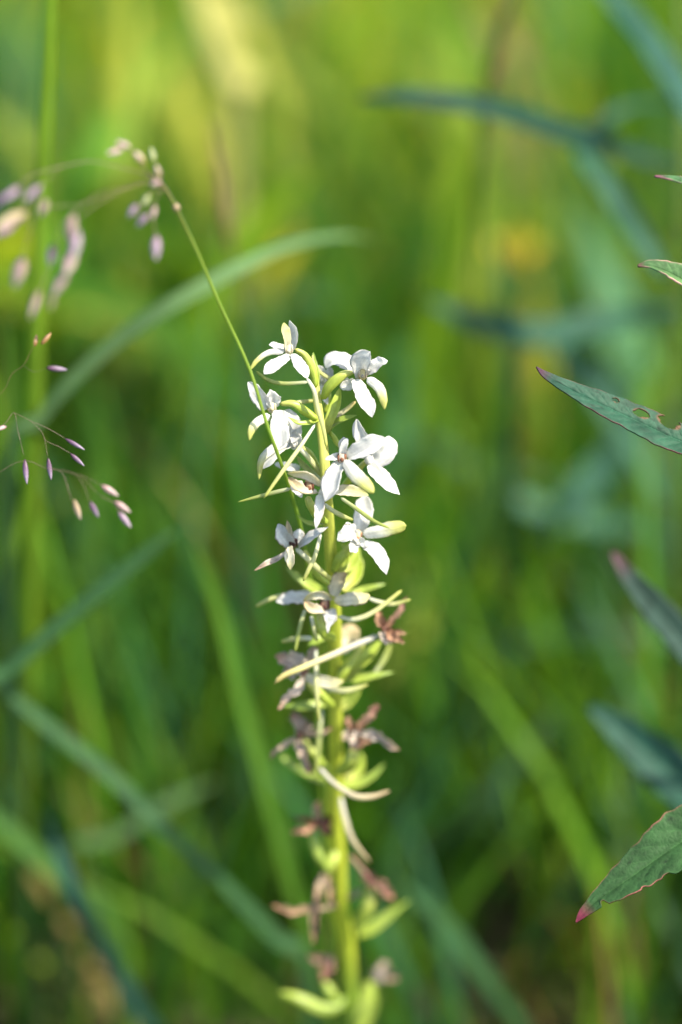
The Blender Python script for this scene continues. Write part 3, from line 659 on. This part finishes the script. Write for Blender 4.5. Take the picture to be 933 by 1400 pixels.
def spikelet(par, x, y, L, wd, ang, d, cc):
    """photo px centre, length, width, angle (0 = pointing right, 90 = down)"""
    dx, dy = math.cos(R(ang)), math.sin(R(ang))
    a = P(x - dx * L / 2, y - dy * L / 2, d); b = P(x + dx * L / 2, y + dy * L / 2, d + random.uniform(-.002, .002))
    wd = wd * PX * d * .64
    rw = [(*a, wd * .25), (*(a + (b - a) * .3), wd), (*(a + (b - a) * .65), wd * .92), (*b, wd * .12)]
    s = tube('spikelet', rw, M_SPIKE, par, SC[cc], nu=14, k=9, tip=.05, base=.08, rib=.10, twistn=.3, flat=.75, mottle=.08)
    return a

def branch(par, pts, d0, d1, wpx, spk, cc=((0, (.20, .13, .07)), (1, (.34, .22, .18)))):
    n = len(pts); rw = [(*P(x, y, d0 + (d1 - d0) * i / (n - 1)), wpx * .36 * PX * (1 if i < n - 1 else .6)) for i, (x, y) in enumerate(pts)]
    b = tube('branch', rw, M_SPIKE, par, list(cc), nu=26, k=6, tip=.0)
    for s in spk: spikelet(b, *s)
    return b

culm_px = [(241, 283, .955, 5.5), (270, 345, .965, 5.8), (300, 415, .975, 5.8), (330, 478, .982, 5.8), (347, 520, .984, 6), (365, 580, .986, 6), (385, 635, .994, 6.2),
           (403, 690, 1.010, 6.2), (415, 740, 1.02, 6.2)]
foot = P(462, 1400, 1.16)
hg = empty('grass_panicle', (foot[0], foot[1], 0))
tag(hg, 'thin green grass stem crossing in front of the orchid, drooping lilac panicle at upper left', 'grass stem')
rw = [(*P(x, y, d), wd * .8 * PX * d) for x, y, d, wd in culm_px][::-1]
rw = [(foot[0], foot[1], -.005, .0014), (*((np.array([foot[0], foot[1], 0]) + P(428, 850, 1.045)) / 2 + np.array([0, .0, .02])), .0014), (*P(428, 850, 1.045), .0014)] + rw + [(*P(225, 255, .952), .0009), (*P(205, 238, .95), .0006)]
tube('culm', rw, M_BLADE, hg, [(0, (.12, .22, .03)), (.6, (.28, .42, .06)), (.93, (.32, .45, .08)), (1, (.26, .24, .12))], nu=80, k=9, tip=0)
tube('node', [(*P(244, 289, .955), .0014), (*P(241, 283, .955), .0021), (*P(239, 278, .955), .0013)], M_SPIKE, hg, [(0, (.42, .34, .18)), (1, (.4, .26, .16))], nu=8, k=9, tip=.2, base=.2)
FO = 170
def f(X, Y): return zf(FO, X, Y)
def S(o, X, Y, L, wd, a, d, c): return (X / ZS, o + Y / ZS, L / ZS, wd / ZS, a, d - (.012 if o == FO else 0), c)
branch(hg, [f(800, 320), f(740, 260), f(690, 190), f(640, 130)], .951, .945, 2.4,
       [S(FO, 605, 100, 80, 44, 205, .944, 'P'), S(FO, 565, 135, 80, 46, 165, .944, 'P'), S(FO, 683, 162, 76, 46, 230, .945, 'T'), S(FO, 748, 148, 72, 40, 260, .95, 'G')])
branch(hg, [f(800, 320), f(790, 270), f(770, 230), f(772, 205)], .951, .948, 2.4, [S(FO, 775, 232, 72, 42, 255, .948, 'T'), S(FO, 765, 290, 60, 46, 160, .946, 'P')])
branch(hg, [f(810, 330), f(760, 330), f(720, 350), f(690, 410)], .951, .944, 2.2, [S(FO, 653, 425, 84, 50, 125, .941, 'L'), S(FO, 700, 472, 90, 54, 130, .941, 'L'), S(FO, 718, 372, 66, 44, 120, .945, 'G'), S(FO, 756, 430, 70, 36, 100, .945, 'P')])
branch(hg, [f(800, 320), f(765, 380), f(755, 460), f(762, 545)], .951, .938, 2.0, [S(FO, 768, 605, 128, 66, 92, .936, 'L')])
branch(hg, [f(860, 405), f(800, 300), f(720, 250), f(600, 215), f(450, 182), f(300, 208), f(170, 245), f(90, 300)], .955, .925, 2.6,
       [S(FO, 55, 345, 120, 60, 140, .922, 'L'), S(FO, 160, 340, 124, 58, 135, .922, 'L'), S(FO, 0, 380, 110, 60, 120, .922, 'D')])
branch(hg, [f(740, 270), f(640, 300), f(520, 350), f(400, 390), f(300, 400), f(235, 405)], .95, .923, 2.2, [S(FO, 212, 412, 90, 60, 110, .922, 'P')])
branch(hg, [f(740, 285), f(640, 310), f(520, 370), f(440, 420), f(390, 455)], .95, .921, 2.2,
       [S(FO, 352, 505, 130, 70, 100, .919, 'P'), S(FO, 372, 590, 150, 76, 100, .918, 'L'), S(FO, 345, 680, 150, 80, 112, .918, 'P'), S(FO, 295, 785, 160, 66, 122, .918, 'P'), S(FO, 258, 870, 90, 40, 105, .92, 'T')])
branch(hg, [f(640, 310), f(500, 330), f(350, 440), f(270, 560)], .945, .925, 1.8, [S(FO, 255, 640, 110, 60, 100, .925, 'D')])
branch(hg, [f(350, 440), f(290, 600), f(220, 760), f(195, 820)], .93, .922, 1.8, [S(FO, 172, 885, 150, 48, 110, .922, 'P')])
branch(hg, [f(300, 208), f(180, 330), f(110, 420)], .935, .918, 1.8, [S(FO, 55, 470, 170, 84, 155, .916, 'T'), S(FO, 20, 520, 120, 70, 150, .915, 'P')])
branch(hg, [f(180, 330), f(160, 480), f(115, 640)], .925, .918, 1.8, [S(FO, 95, 730, 160, 84, 108, .916, 'P')])

foot2 = P(-150, 1500, 1.05)
hg2 = empty('grass_panicle', (foot2[0], foot2[1], 0))
tag(hg2, 'fine grass panicle with dark purple spikelets entering from the left edge', 'grass stem')
rw = [(foot2[0], foot2[1], -.005, .0013), (*P(-130, 1100, 1.01), .0012), (*P(-90, 700, .985), .0010), (*P(-50, 560, .985), .0007), (*P(-20, 480, .985), .0005)]
tube('culm', rw, M_BLADE, hg2, [(0, (.10, .18, .03)), (1, (.22, .26, .08))], nu=50, k=8, tip=0)
GO = 440
def g(X, Y): return zf(GO, X, Y)
branch(hg2, [(-50, 560), g(0, 355), g(60, 255), g(115, 215), g(150, 150), g(170, 115)], .985, .975, 1.9, [S(GO, 175, 92, 60, 34, 280, .974, 'B'), S(GO, 228, 82, 78, 36, 310, .974, 'B')], cc=((0, (.25, .20, .06)), (1, (.40, .24, .10))))
branch(hg2, [g(115, 215), g(170, 245), g(232, 226)], .98, .972, 1.0, [S(GO, 280, 230, 104, 38, 6, .97, 'D')])
branch(hg2, [(-60, 600), g(-60, 540), g(20, 505), g(70, 445), g(88, 530), g(118, 655)], .985, .985, 1.5, [S(GO, 128, 735, 126, 40, 85, .985, 'D'), S(GO, 8, 522, 60, 32, 160, .985, 'P')])
branch(hg2, [g(70, 445), g(150, 485), g(240, 525), g(320, 572)], .985, .986, 1.3, [S(GO, 368, 600, 116, 30, 30, .986, 'D')])
branch(hg2, [g(150, 485), g(205, 540), g(225, 600), g(234, 665)], .985, .985, 1.3, [S(GO, 245, 722, 112, 36, 82, .985, 'D')])
branch(hg2, [g(205, 540), g(230, 585), g(290, 612), g(345, 645)], .985, .986, 1.3, [S(GO, 380, 676, 96, 32, 42, .986, 'D')])
branch(hg2, [(-90, 720), g(60, 700), g(220, 715), g(300, 735), g(330, 800), g(352, 878)], .985, .966, 1.6, [S(GO, 380, 922, 108, 46, 72, .964, 'T')])
branch(hg2, [g(220, 715), g(360, 745), g(410, 800), g(440, 880)], .972, .964, 1.3, [S(GO, 463, 920, 92, 42, 62, .963, 'D')])
branch(hg2, [g(300, 725), g(400, 755), g(500, 800)], .97, .964, 1.3, [S(GO, 540, 828, 104, 46, 32, .963, 'P')])
branch(hg2, [g(400, 755), g(490, 850), g(560, 885)], .966, .963, 1.3, [S(GO, 602, 908, 100, 46, 35, .962, 'P')])
branch(hg2, [g(490, 850), g(545, 880), g(585, 930)], .964, .962, 1.2, [S(GO, 613, 970, 104, 44, 52, .962, 'L')])

# ------------------------------------------------------------------ leafy plants at the right
def leaf(name, par, rows4, n0, mat, colA, colB, nu=60, nv=25, holes=(), fold=.12, cup=0.0, edge=(.26, .08, .06), edgew=.07, tipc=None, tiplen=.1,
         thick=.0005, twist=0.0, veins=14, jag=.03, holec=(.15, .085, .045), seed=0, tipround=.05, bite=()):
    """a lance-shaped leaf with a sunk midrib, side veins, chewed holes; rows4 = x,y,z,width; base first, tip last"""
    r = np.random.default_rng(seed)
    s4 = spline(rows4, nu); c = s4[:, :3]; wd = np.maximum(s4[:, 3], .0002)
    t = np.linspace(0, 1, nu); s = np.linspace(-1, 1, nv)
    T, N, B = frames(c, n0, np.linspace(twist[0], twist[1], nu) if np.ndim(twist) else twist)
    tt, ss = np.meshgrid(t, s, indexing='ij')
    ph = r.uniform(0, 6.28, 8)
    jagf = 1 + jag * (np.sin(tt * 60 + ph[0] + np.sign(ss)) + .8 * np.sin(tt * 103 + ph[1] * np.sign(ss)) + .6 * np.sin(tt * 23 + ph[2]))
    for bt, bs, bl, bd in bite:
        jagf = np.where(np.sign(ss) == bs, jagf * (1 - bd * np.exp(-((tt - bt) / bl)**4)), jagf)
    W_ = wd[:, None]
    vein = np.abs(((tt * veins - np.abs(ss) * 1.6) % 1) - .5) * 2          # 1 at the vein lines
    pil = np.sin((1 - vein) * math.pi / 2) * (1 - np.abs(ss)**3) * np.clip(np.abs(ss) * 4, 0, 1)
    h = fold * np.abs(ss) * W_ + cup * ss**2 * W_ + .018 * W_ * pil + .02 * W_ * np.sin(tt * 21 + ph[3] + 2 * ss) * np.abs(ss)
    h = h - .02 * W_ * np.exp(-(ss / .07)**2)
    mid = c[:, None] + B[:, None] * (ss * jagf * W_ / 2)[..., None] + N[:, None] * h[..., None]
    V = mid.reshape(-1, 3)
    keep = np.ones((nu - 1, nv - 1), bool); tm = (t[:-1] + t[1:]) / 2; sm = (s[:-1] + s[1:]) / 2
    hd = np.full((nu, nv), 9.0); TM, SM = np.meshgrid(tm, sm, indexing='ij')
    for (ht, hs, rt, rs) in holes:
        an = np.arctan2((SM - hs) / rs, (TM - ht) / rt); q = 1 + .14 * np.sin(2 * an + ht * 40) + .10 * np.sin(3 * an + ht * 90) + .05 * np.sin(5 * an + ht * 17)
        keep &= ((TM - ht) / rt)**2 + ((SM - hs) / rs)**2 > q**2
        hd = np.minimum(hd, np.sqrt(((tt - ht) / rt)**2 + ((ss - hs) / rs)**2))
    C = grad([(0, colA), (1, colB)], tt) * (1 + .10 * np.sin(tt * 31 + ph[4] + ss * 5) * np.sin(ss * 7 + ph[5]))[..., None]
    C = C * (1 + .25 * np.clip((vein - .86) / .14, 0, 1) * np.clip(np.abs(ss) * 5, 0, 1))[..., None]
    C = C * (1 + .35 * np.exp(-(ss / .06)**2))[..., None]
    # little dark flecks
    for _ in range(10):
        a, b = r.uniform(.05, .98), r.uniform(-.8, .8)
        C = C * (1 - .55 * np.exp(-(((tt - a) / .012)**2 + ((ss - b) / .06)**2)))[..., None]
    if edge is not None:
        m = np.clip((np.abs(ss) - (1 - edgew)) / edgew, 0, 1) * np.clip(.55 + .6 * np.sin(tt * 19 + ph[6] + np.sign(ss) * 2) + .3 * np.sin(tt * 53 + ph[7]), 0, 1)
        C = C * (1 - m[..., None]) + np.array(edge) * m[..., None]
    if tipc is not None:
        m = np.clip((tt - (1 - tiplen)) / tiplen * 1.6, 0, 1)[..., None]; C = C * (1 - m) + np.array(tipc) * m
    m = np.exp(-np.clip((hd - 1.0) / .15, 0, 9)**2)[..., None]; m = np.where(hd[..., None] > 8, 0, m)
    C = C * (1 - m) + np.array(holec) * m
    F = [(i * nv + j, (i + 1) * nv + j, (i + 1) * nv + j + 1, i * nv + j + 1) for i in range(nu - 1) for j in range(nv - 1) if keep[i, j]]
    Lm = np.linalg.norm(np.diff(c, axis=0), axis=1).sum() * 1000
    U = np.stack([(ss * W_ * 500).ravel(), (tt * Lm).ravel(), np.full(tt.size, r.uniform(0, 40))], -1)
    o = mesh_obj(name, V, F, C.reshape(-1, 3), U, mat, par)
    so_ = o.modifiers.new('thickness', 'SOLIDIFY'); so_.thickness = thick; so_.offset = 0
    return o

LT = (.026, .090, .044); LT2 = (.022, .078, .048); LG = (.10, .20, .06); LP = (.07, .08, .10)
def plant_at(name, label, pxs, cat='plant', group=None):
    """leafy stem through photo points (x, y, d), standing on the ground below the last one"""
    pts = [P(*p) for p in pxs]; b = pts[-1]
    e = empty(name, (b[0], b[1], 0)); tag(e, label, cat, group)
    rw = [(b[0], b[1], -.005, .004)] + [(*p, .0032) for p in pts[::-1]]
    rw[-1] = (*rw[-1][:3], .0014)
    tube('stem', rw, M_GREEN, e, [(0, (.16, .10, .04)), (.6, (.14, .20, .05)), (1, (.16, .26, .06))], nu=50, k=10, tip=.02)
    return e

pA = plant_at('leafy_plant', 'tall herb at the right edge with sharp chewed lance-shaped leaves', [(1040, 60, .985), (1046, 400, .99), (1052, 800, 1.0), (1060, 1250, 1.03), (1062, 1500, 1.06)])
Z8 = 843 / 253.0
def r8(pts, d): return [(*P(680 + X / Z8, 220 + Y / Z8, d + dz), wz / Z8 * PX * d) for X, Y, dz, wz in pts][::-1]
ZL = 933 / 200.0
def rL(pts, d): return [(*P(733 + X / ZL, 1060 + Y / ZL, d + dz), wz / ZL * PX * d) for X, Y, dz, wz in pts][::-1]
o = leaf('leaf', pA, r8([(178, 938, .0, 4), (225, 980, .0, 42), (340, 1044, .0, 86), (500, 1122, .0, 136), (650, 1192, .001, 172), (800, 1262, .002, 168), (980, 1335, .0, 130), (1210, 1420, -.006, 30)], .995),
         tilt(.2, .7), M_LEAF, LT, LT2, nu=220, nv=49, holes=[(.655, .70, .013, .15), (.540, .52, .032, .25), (.425, .74, .046, .30)], fold=.09, edge=(.16, .06, .06), edgew=.05, tipc=(.055, .022, .04), tiplen=.09,
         seed=3, jag=.02, veins=18, thick=.00045)
o['label'] = 'dark green leaf with purple tip and chewed holes along one side'
o = leaf('leaf', pA, r8([(640, 480, 0, 12), (690, 478, 0, 46), (760, 500, 0, 84), (850, 545, 0, 120), (990, 620, 0, 120), (1200, 720, -.005, 30)], .997), tilt(-.1, .85), M_LEAF, (.10, .19, .06), (.09, .19, .07), nu=90, nv=33,
         fold=.3, edge=(.55, .32, .26), edgew=.16, tipc=(.16, .09, .07), tiplen=.06, seed=8, jag=.03)
o = leaf('leaf', pA, r8([(716, 70, 0, 6), (770, 78, 0, 22), (850, 98, 0, 44), (980, 140, 0, 60), (1190, 230, 0, 24)], .985), tilt(.1, .8), M_LEAF, LG, (.07, .17, .07), nu=60, nv=21, fold=.3, edge=(.4, .2, .2), edgew=.12, tipc=(.22, .09, .12), tiplen=.12, seed=9)
o = leaf('leaf', pA, rL([(254, 940, 0, 5), (300, 885, 0, 62), (380, 812, 0, 110), (470, 745, 0, 165), (600, 655, 0, 245), (760, 540, .001, 330), (960, 400, .002, 390), (1200, 230, .002, 330), (1560, 10, 0, 60)], 1.0),
         tilt(-.25, .55), M_LEAF, (.034, .092, .026), (.034, .090, .027), nu=200, nv=49, fold=.12, edge=(.42, .14, .12), edgew=.05, tipc=(.20, .035, .06), tiplen=.10, seed=5, jag=.025, veins=10,
         bite=[(.862, -1, .013, .66), (.60, -1, .022, .16), (.70, -1, .012, .10)], thick=.00045)
o['label'] = 'dull green leaf with crimson tip and a bite beside it'
pB = plant_at('leafy_plant', 'blurred bluish leafy herb just behind the right edge', [(1030, 700, 1.09), (1040, 900, 1.11), (1050, 1200, 1.15), (1060, 1500, 1.20)])
leaf('leaf', pB, [(*P(x, y, d), wd * PX) for x, y, d, wd in [(838, 755, 1.09, 8), (866, 796, 1.09, 30), (910, 848, 1.095, 46), (970, 915, 1.10, 44), (1040, 980, 1.12, 10)]][::-1], tilt(.0, .15), M_LEAF, (.030, .082, .056), (.034, .062, .048), nu=40, nv=15, seed=21, edge=None, tipc=(.11, .06, .07), tiplen=.12)
leaf('leaf', pB, [(*P(x, y, d), wd * PX) for x, y, d, wd in [(806, 966, 1.14, 12), (850, 1000, 1.14, 50), (910, 1052, 1.14, 76), (980, 1110, 1.145, 70), (1050, 1160, 1.15, 14)]][::-1], tilt(.0, .2), M_LEAF, (.020, .080, .050), (.020, .076, .048), nu=40, nv=15, seed=22, edge=None)

pC = plant_at('leafy_plant', 'out-of-focus herb behind at upper right with arching teal leaves', [(930, -80, 1.24), (935, 200, 1.25), (930, 480, 1.28), (935, 900, 1.34), (940, 1400, 1.45)])
TE = (.022, .085, .048); TEL = (.038, .115, .062)
def bleaf(par, pts, n=(.0, .6), a=TE, b=TE, seed=30, **k):
    return leaf('leaf', par, [(*P(x, y, d), wd * .72 * PX * d) for x, y, d, wd in pts][::-1], tilt(*n), M_LEAF, a, b, nu=40, nv=13, seed=seed, edge=None, **k)
bleaf(pC, [(492, 134, 1.19, 10), (560, 132, 1.19, 32), (660, 146, 1.20, 42), (760, 176, 1.22, 46), (850, 206, 1.24, 34), (932, 228, 1.25, 10)], n=(.2, .25), a=(.010, .050, .030), b=(.010, .050, .030), seed=31)
bleaf(pC, [(910, 378, 1.22, 10), (880, 335, 1.22, 48), (835, 262, 1.22, 54), (800, 205, 1.23, 44), (850, 150, 1.25, 20), (932, 140, 1.25, 8)][::1], n=(.4, .5), a=TE, b=TEL, seed=32)
bleaf(pC, [(1000, 250, 1.2, 10), (950, 160, 1.2, 50), (895, 70, 1.22, 60), (840, 0, 1.24, 50), (800, -60, 1.25, 30), (900, -80, 1.25, 8)], n=(.4, .4), a=TE, b=(.04, .11, .08), seed=33)
bleaf(pC, [(580, 408, 1.27, 10), (650, 440, 1.27, 46), (740, 458, 1.27, 56), (830, 440, 1.28, 50), (930, 420, 1.28, 12)], n=(.1, .5), a=TE, b=TE, seed=34)
bleaf(pC, [(905, 690, 1.3, 10), (860, 600, 1.3, 60), (820, 530, 1.3, 70), (770, 480, 1.3, 40), (850, 440, 1.29, 20), (930, 450, 1.28, 8)], n=(.2, .6), a=TEL, b=TEL, seed=35)
bleaf(pC, [(740, 740, 1.33, 10), (790, 680, 1.33, 60), (850, 620, 1.33, 66), (932, 560, 1.3, 10)], n=(0, .8), a=TEL, b=(.06, .16, .10), seed=36)
bleaf(pC, [(660, 650, 1.36, 10), (740, 700, 1.36, 46), (840, 720, 1.36, 50), (934, 740, 1.32, 10)], n=(0, .9), a=(.06, .16, .09), b=(.06, .16, .09), seed=37)
bleaf(pC, [(640, 900, 1.38, 10), (720, 880, 1.38, 46), (830, 860, 1.36, 50), (935, 880, 1.34, 10)], n=(0, .9), a=(.07, .14, .08), b=(.07, .14, .08), seed=38)

# ------------------------------------------------------------------ single grass blades one can tell apart
def blade(label, pts, colr, n=(0, .35), foot_at=None, name='meadow_sedge', group='single grass blades behind the orchid', end=.5, **k):
    """photo points base to tip (x, y, d, width px); foot_at: where it meets the soil, else it starts below its first point"""
    P3 = [(*P(x, y, d), wd * .62 * PX * d) for x, y, d, wd in pts]
    p0 = np.array(P3[0][:3])
    fx, fy = (p0[0], p0[1]) if foot_at is None else foot_at
    e = empty(name, (fx, fy, 0)); tag(e, label, 'grass blade', group)
    rows4 = [(fx, fy, -.005, P3[0][3] * .7)] + P3 if p0[2] > .03 else P3
    ribbon('blade', rows4, tilt(*n), M_BLADE, e, [(0, tuple(.9 * c for c in colr)), (1, colr)], cup=.0, fold=.16, nu=46, nv=7, thick=.0003, tip=.12, mottle=.03, **k)
    return e
PT = (.13, .24, .09); TB = (.060, .155, .055); GN = (.09, .20, .03); BT = (.035, .11, .09); YB = (.11, .22, .03)
blade('pale arching blade sweeping up from the left to behind the orchid top', [(10, 700, 1.16, 30), (60, 572, 1.14, 38), (150, 478, 1.13, 48), (260, 405, 1.12, 52), (385, 342, 1.14, 40), (470, 324, 1.16, 28), (525, 332, 1.18, 10)], (.17, .30, .11), n=(-.2, .8))
e = blade('bluish blade rising from the left edge to a sharp kink left of the orchid', [(-60, 985, 1.15, 34), (10, 922, 1.14, 40), (80, 858, 1.14, 42), (160, 792, 1.14, 42), (225, 738, 1.14, 36), (246, 722, 1.14, 10)], TB, n=(-.2, .8))
blade('bent green blade descending beside the lower orchid stem', [(430, 1330, 1.23, 28), (400, 1220, 1.21, 30), (365, 1090, 1.19, 31), (330, 960, 1.18, 30), (300, 840, 1.17, 28), (262, 740, 1.16, 12)], (.12, .27, .03), n=(.2, .5))
blade('long teal blade slanting from left edge down towards the orchid foot', [(420, 1335, 1.19, 36), (380, 1288, 1.18, 42), (310, 1215, 1.17, 34), (230, 1140, 1.16, 36), (150, 1062, 1.16, 36), (60, 990, 1.16, 34), (-30, 915, 1.16, 22)], TB, n=(.1, .8))
blade('blue green blade at lower left leaning out of the bottom corner', [(220, 1440, 1.24, 40), (190, 1385, 1.22, 42), (140, 1300, 1.20, 42), (95, 1205, 1.18, 36), (58, 1105, 1.18, 10)], BT, n=(.3, .6))
blade('green blade crossing the lower left edge', [(160, 1290, 1.24, 40), (90, 1210, 1.22, 46), (20, 1145, 1.21, 44), (-60, 1080, 1.2, 20)], (.08, .19, .04), n=(.1, .7))
blade('short pale blade lying across the lower left', [(80, 1190, 1.26, 26), (160, 1145, 1.25, 36), (230, 1100, 1.25, 36), (300, 1068, 1.25, 10)], PT, n=(-.1, .9))
blade('pale green blade leaning right at lower right of the orchid', [(590, 1190, 1.34, 40), (640, 1120, 1.32, 48), (700, 1050, 1.31, 46), (770, 965, 1.30, 12)], PT, n=(-.2, .7))
blade('teal blade running out of the bottom edge right of the orchid', [(720, 1430, 1.25, 40), (670, 1350, 1.23, 46), (610, 1270, 1.22, 46), (535, 1195, 1.21, 12)], TB, n=(.2, .8))
blade('upright pale teal blade right of the orchid top', [(694, 690, 1.33, 38), (698, 600, 1.32, 40), (697, 480, 1.30, 36), (684, 370, 1.29, 26), (672, 310, 1.29, 8)], TB, n=(.1, .4))
blade('broad green blade standing right of the orchid middle', [(628, 860, 1.34, 44), (650, 740, 1.32, 48), (676, 640, 1.31, 44), (700, 540, 1.30, 12)], (.11, .24, .04), n=(-.1, .5))
blade('long blade leaning at the right beyond the middle', [(560, 640, 1.40, 30), (640, 640, 1.40, 36), (720, 655, 1.40, 34), (820, 660, 1.40, 10)], TEL, n=(0, .9))
blade('yellow green upright blade beside the thick culm at far left', [(14, 900, 1.2, 26), (16, 700, 1.18, 28), (14, 540, 1.16, 26), (8, 430, 1.15, 8)], YB, n=(.1, .3))
blade('bright green upright blade left of the orchid middle', [(128, 980, 1.3, 30), (120, 820, 1.28, 36), (130, 690, 1.27, 30), (140, 580, 1.26, 10)], (.10, .23, .03), n=(.1, .3))
blade('broad blade near the top left corner, sunlight put into its pale colour', [(320, 150, 1.50, 50), (312, 100, 1.47, 140), (294, 45, 1.45, 170), (260, -30, 1.43, 90)], (.60, .58, .20), n=(.6, .5))  # sunlight painted in as a very pale base colour
blade('yellow green blade above the orchid, coloured bright for sunlight', [(385, 190, 1.6, 40), (360, 110, 1.57, 60), (340, 50, 1.55, 60), (318, -20, 1.53, 40)], (.55, .55, .10), n=(.6, .5))  # raised base colour stands for sun on the blade
blade('bright green broad blade at the upper left edge', [(50, 270, 1.5, 60), (30, 215, 1.48, 80), (10, 180, 1.47, 70), (-30, 140, 1.46, 20)], (.26, .34, .05), n=(.4, .8))

# thick pale culm at the left
def culm(label, pts, colr, name='grass_culm', mat=None):
    P3 = [(*P(x, y, d), wd * PX * d) for x, y, d, wd in pts]
    e = empty(name, (P3[0][0], P3[0][1], 0)); tag(e, label, 'grass stem')
    tube('stem', [(P3[0][0], P3[0][1], -.005, P3[0][3])] + P3, mat or M_BLADE, e, [(0, (.05, .12, .015)), (.35, tuple(.8 * c for c in colr)), (1, colr)], nu=60, k=10, tip=.01)
    return e
culm('thick yellow green grass culm standing upright near the left edge', [(30, 1180, 1.25, 21), (38, 950, 1.20, 22), (43, 750, 1.17, 22), (48, 520, 1.14, 21), (55, 300, 1.12, 21), (63, 120, 1.105, 20), (69, -60, 1.09, 19)], (.22, .37, .03))
e = culm('slender brown seed head upright left above the orchid', [(345, 480, 1.24, 5), (330, 400, 1.22, 5), (318, 345, 1.21, 6)], (.15, .12, .05), name='seed_head')
rw = [(*P(x, y, d), wd * PX * d) for x, y, d, wd in [(318, 350, 1.21, 6), (310, 310, 1.205, 13), (300, 240, 1.2, 13), (288, 165, 1.19, 4)]]
tube('spike', rw, M_SPIKE, e, [(0, (.14, .08, .04)), (1, (.18, .10, .06))], nu=50, k=9, wob=.25, tip=.05)
e = culm('dark olive seed stalk at the top right of centre', [(650, 420, 1.3, 7), (652, 300, 1.28, 7), (655, 200, 1.26, 8)], (.14, .13, .03), name='seed_head')
rw = [(*P(x, y, d), wd * PX * d) for x, y, d, wd in [(655, 210, 1.26, 8), (664, 140, 1.25, 16), (682, 60, 1.24, 18), (704, -20, 1.23, 10)]]
tube('spike', rw, M_SPIKE, e, [(0, (.11, .09, .03)), (1, (.13, .10, .04))], nu=50, k=9, wob=.25, tip=.05)

# a small yellow meadow flower far behind
c0 = P(705, 352, 1.42)
e = empty('buttercup', (c0[0], c0[1] + .01, 0)); tag(e, 'small out-of-focus yellow flower to the upper right of the orchid', 'flower')
tube('stem', [(c0[0], c0[1] + .01, -.005, .0016), (c0[0] + .004, c0[1] + .005, c0[2] * .6, .0014), (*c0, .0011)], M_BLADE, e, [(0, GN), (1, GN)], nu=24, k=7)
for i in range(5):
    a = i / 5 * 2 * math.pi + .3; dv = AX * math.cos(a) + (AU * .75 + TOCAM * .5) * math.sin(a)
    ribbon('petal', [(*(c0 + dv * .0005), .002), (*(c0 + dv * .004 + AU * .0006), .0072), (*(c0 + dv * .0085 + AU * .002), .0082), (*(c0 + dv * .011 + AU * .003), .004)],
           AU + TOCAM, M_PETAL, e, [(0, (.55, .42, .02)), (1, (.62, .50, .03))], nu=12, nv=7, thick=.0003)
